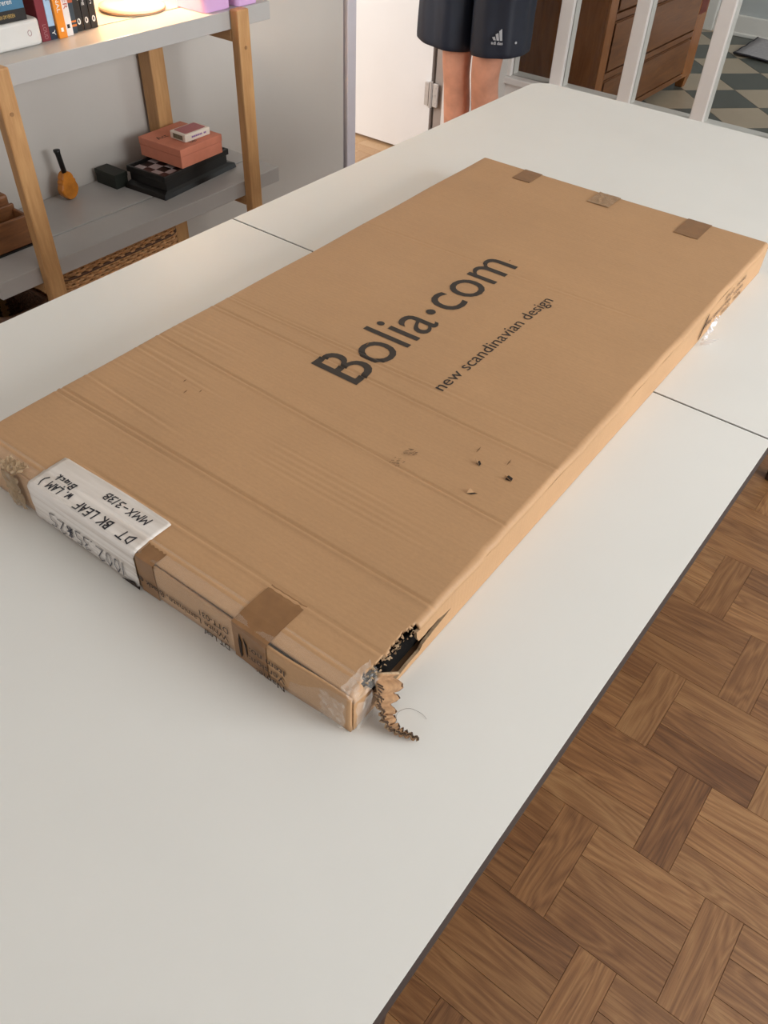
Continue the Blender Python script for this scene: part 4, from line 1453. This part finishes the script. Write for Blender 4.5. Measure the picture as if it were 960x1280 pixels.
MB().box(CW - 0.115, CW - 0.02, -0.0015, 0.0005, 0.36, 0.47).build('red_patch', mat_plain('faded_red_paint', (112, 46, 32), 0.5, 0.2), ch)
for x, y in ((0.005, 0.0), (CW - 0.065, 0.0), (0.005, CD - 0.06), (CW - 0.065, CD - 0.06)):
    MB().frustum((x + 0.01, x + 0.05, y + 0.01, y + 0.05), (x, x + 0.06, y, y + 0.06), 0.0, 0.06).build('foot', M['chest_lit'], ch, bevel=0.003)

# grey felt mat in the hall
rg = thing('felt_mat', 'grey felt mat with dark binding on the chequered hall floor', 'mat', (5.0, 1.35, 0))
rp = MB()
n_ = 16
vs = []
for i in range(n_ + 1):
    for j in range(n_ + 1):
        u, v = i / n_, j / n_
        vs.append((-0.28 + 0.42 * u - 0.06 * (1 - v), -0.62 + 0.82 * v - 0.1 * u * (1 - v), 0.012 + 0.012 * max(0, u - 0.35) * (1 + 0.4 * math.sin(6 * v)) + 0.006 * math.sin(9 * u + 5 * v) ** 2))
rp.add(vs, [(i * (n_ + 1) + j, (i + 1) * (n_ + 1) + j, (i + 1) * (n_ + 1) + j + 1, i * (n_ + 1) + j + 1) for i in range(n_) for j in range(n_)])
o = rp.build('mat_cloth', M['rug'], rg, smooth=True)
s = o.modifiers.new('thickness', 'SOLIDIFY')
s.thickness = 0.008
s.offset = -1
edge = [vs[j] for j in range(n_ + 1)]
edge2 = [vs[i * (n_ + 1) + n_] for i in range(n_ + 1)]
MB().tube([(x, y, z - 0.003) for x, y, z in edge + edge2[1:]], 0.0055, 8).build('binding', M['rug_edge'], rg, smooth=True)

# ------------------------------------------------------------------ person
PX, PY = 1.88, 1.645
person = thing('person', 'person in navy sports shorts standing bare legged in the doorway, facing the table', 'person', (PX, PY, 0))
SKE = []      # (pos, radius, parent)


def bone(p, r, parent):
    SKE.append((Vector(p), r if isinstance(r, tuple) else (r, r), parent))
    return len(SKE) - 1


pel = bone((0.01, 0, 0.96), (0.15, 0.11), -1)
w1 = bone((0.0, 0, 1.10), (0.14, 0.10), pel)
c1 = bone((0.0, 0, 1.28), (0.165, 0.11), w1)
c2 = bone((0.01, 0, 1.43), (0.14, 0.09), c1)
nk = bone((0.01, 0, 1.53), 0.058, c2)
hd0 = bone((-0.01, 0, 1.61), (0.070, 0.085), nk)
hd1 = bone((-0.015, 0, 1.69), (0.078, 0.095), hd0)
hd2 = bone((-0.005, 0, 1.76), (0.06, 0.07), hd1)
for s in (-1, 1):
    hp_ = bone((0.0, 0.085 * s, 0.90), (0.085, 0.088), pel)
    th = bone((-0.005, 0.080 * s, 0.70), 0.074, hp_)
    t2 = bone((-0.008, 0.068 * s, 0.56), 0.061, th)
    k1 = bone((-0.015, 0.064 * s, 0.475), 0.0560, t2)
    k2 = bone((-0.006, 0.062 * s, 0.42), 0.0515, k1)
    cf = bone((0.016, 0.064 * s, 0.33), 0.0560, k2)
    c2_ = bone((0.016, 0.064 * s, 0.22), 0.0450, cf)
    an = bone((0.012, 0.064 * s, 0.095), 0.034, c2_)
    he = bone((0.008, 0.066 * s, 0.045), 0.036, an)
    ft = bone((-0.075, 0.074 * s, 0.036), 0.033, he)
    to = bone((-0.145, 0.082 * s, 0.026), (0.036, 0.022), ft)
    shd = bone((0.012, 0.165 * s, 1.42), 0.062, c2)
    elb = bone((0.05, 0.255 * s, 1.17), 0.042, shd)
    wri = bone((-0.17, 0.150 * s, 1.24), 0.028, elb)
    plm = bone((-0.245, 0.105 * s, 1.27), (0.020, 0.036), wri)
    for q in range(4):
        zq = 1.245 + 0.019 * q
        f0 = bone((-0.290, 0.085 * s, zq), 0.0088, plm)
        f1 = bone((-0.318 - 0.005 * (q in (1, 2)), 0.060 * s, zq + 0.002), 0.0082, f0)
        bone((-0.322 - 0.006 * (q in (1, 2)), 0.030 * s, zq), 0.0070, f1)
    t0 = bone((-0.250, 0.075 * s, 1.305), 0.0100, plm)
    bone((-0.275, 0.045 * s, 1.320), 0.0085, t0)
bme = bpy.data.meshes.new('body')
bme.from_pydata([q for q, _, _ in SKE], [(i, p) for i, (_, _, p) in enumerate(SKE) if p >= 0], [])
bme.materials.append(M['skin'])
body = link('body', bme, person)
sk = body.modifiers.new('skin', 'SKIN')
sk.use_smooth_shade = True
if not bme.skin_vertices:
    bme.skin_vertices.new()
for i, (_, r, _) in enumerate(SKE):
    bme.skin_vertices[0].data[i].radius = r
    bme.skin_vertices[0].data[i].use_root = (i == 0)
sb = body.modifiers.new('smooth', 'SUBSURF')
sb.levels = 2
sb.render_levels = 2

# navy running shorts: two wide legs joined at the seat, hems hanging free
sh = MB()


def ring_e(cx, cy, rx, ry, z, n=48, ph=0.0, fold=0.0, tilt=0.0):
    out = []
    for k in range(n):
        a = 2 * PI * k / n
        f = 1 + fold * (0.55 * math.sin(5 * a + ph) + 0.45 * math.sin(9 * a + 2 * ph + 6 * z))
        out.append((cx + rx * f * math.cos(a), cy + ry * f * math.sin(a), z + tilt * math.sin(a)))
    return out


for s in (-1, 1):
    R_ = []
    # outer surface, from the hem upwards; the first two rings turn the hem inwards so that the cloth has thickness
    dz = 0.024 if s < 0 else 0.020
    oy = 0.099 if s < 0 else 0.117
    rw = 0.103 if s < 0 else 0.119
    for z, cy, rx, ry, fo in ((0.575, oy - .002, 0.104, rw - .010, 0.03), (0.523, oy, 0.108, rw - .005, 0.04), (0.519, oy, 0.112, rw - .001, 0.05), (0.523, oy, 0.114, rw + .001, 0.055), (0.60, oy - .002, 0.112, rw + .001, 0.075), (0.68, oy - .005, 0.110, rw + .001, 0.085), (0.76, 0.104, 0.110, 0.108, 0.07), (0.84, 0.094, 0.122, 0.104, 0.04), (0.92, 0.085, 0.130, 0.100, 0.02)):
        R_.append(ring_e(0.005, cy * s, rx, ry, z + dz, ph=1.0 + s, fold=fo, tilt=(0.012 if s > 0 else -0.006) * (1 if z < 0.62 else 0)))
    sh.rings(R_, cap=False)
sh.rings([ring_e(0.005, 0, 0.132, 0.185, 0.90), ring_e(0.005, 0, 0.130, 0.180, 0.98), ring_e(0.005, 0, 0.122, 0.165, 1.06), ring_e(0.005, 0, 0.116, 0.158, 1.07)], cap=False)
shorts = sh.build('shorts', M['navy'], person, smooth=True)
ss = shorts.modifiers.new('smooth', 'SUBSURF')
ss.levels = 1
ss.render_levels = 1
# three-bar mark and word on the thigh, on the leg to the viewer's right
lg = MB()
LC = Vector((0.005, -0.099, 0))


def on_leg(a, z, out=0.004):
    """point on the right-hand short leg at angle a from the front (towards -y)"""
    th_ = PI + a
    return Vector((LC.x + (0.118 + out) * math.cos(th_), LC.y + (0.109 + out) * math.sin(th_), z))


def bar(a0, a1, a2, a3, z0, z1a, z1b):
    n = 4
    lo = [on_leg(a0 + (a1 - a0) * i / n, z0) for i in range(n + 1)]
    hi = [on_leg(a2 + (a3 - a2) * i / n, z1a + (z1b - z1a) * i / n) for i in range(n + 1)]
    lg.add(lo + hi, [(i, i + 1, n + 2 + i, n + 1 + i) for i in range(n)])


for k, h in enumerate((0.011, 0.023, 0.036)):
    a = 0.36 + 0.095 * k
    bar(a, a + 0.072, a - 0.05, a + 0.03, 0.607, 0.607 + h * 0.78, 0.607 + h)
lgo = lg.build('thigh_logo', M['reflective'], person)
for i, chx in enumerate('adidas'):
    a = 0.30 + 0.060 * i
    p = on_leg(a, 0.5945, 0.0045)
    text_mesh('logo_letter', chx, M['reflective'], lgo, M_basis(p, (-math.sin(PI + a), math.cos(PI + a), 0), (0, 0, 1)), cap=0.0095, bold=0.03)
MB().lathe([(0.004, 0), (0.004, 0.001)], n=12).build('reflective_dot', M['reflective'], person).matrix_local = M_basis(on_leg(1.05, 0.60, 0.004), (-math.sin(PI + 1.05), math.cos(PI + 1.05), 0), (0, 0, 1))
# shirt and hair are above the picture
ts = MB()
ts.rings([ring_e(0.004, 0, 0.130, 0.178, 1.02, fold=0.02), ring_e(0.004, 0, 0.128, 0.178, 1.20, fold=0.015), ring_e(0.004, 0, 0.135, 0.200, 1.36), ring_e(0.008, 0, 0.110, 0.200, 1.44), ring_e(0.010, 0, 0.075, 0.10, 1.49), ring_e(0.010, 0, 0.064, 0.066, 1.51)], cap=False)
ts.build('shirt', M['shirt'], person, smooth=True)
hr = MB()
hr.lathe([(0.100, 0.0), (0.104, 0.04), (0.085, 0.085), (0.045, 0.105), (0.006, 0.110)], (0.012, 0, 1.705), 24)
hr.build('hair', M['hair'], person, smooth=True)
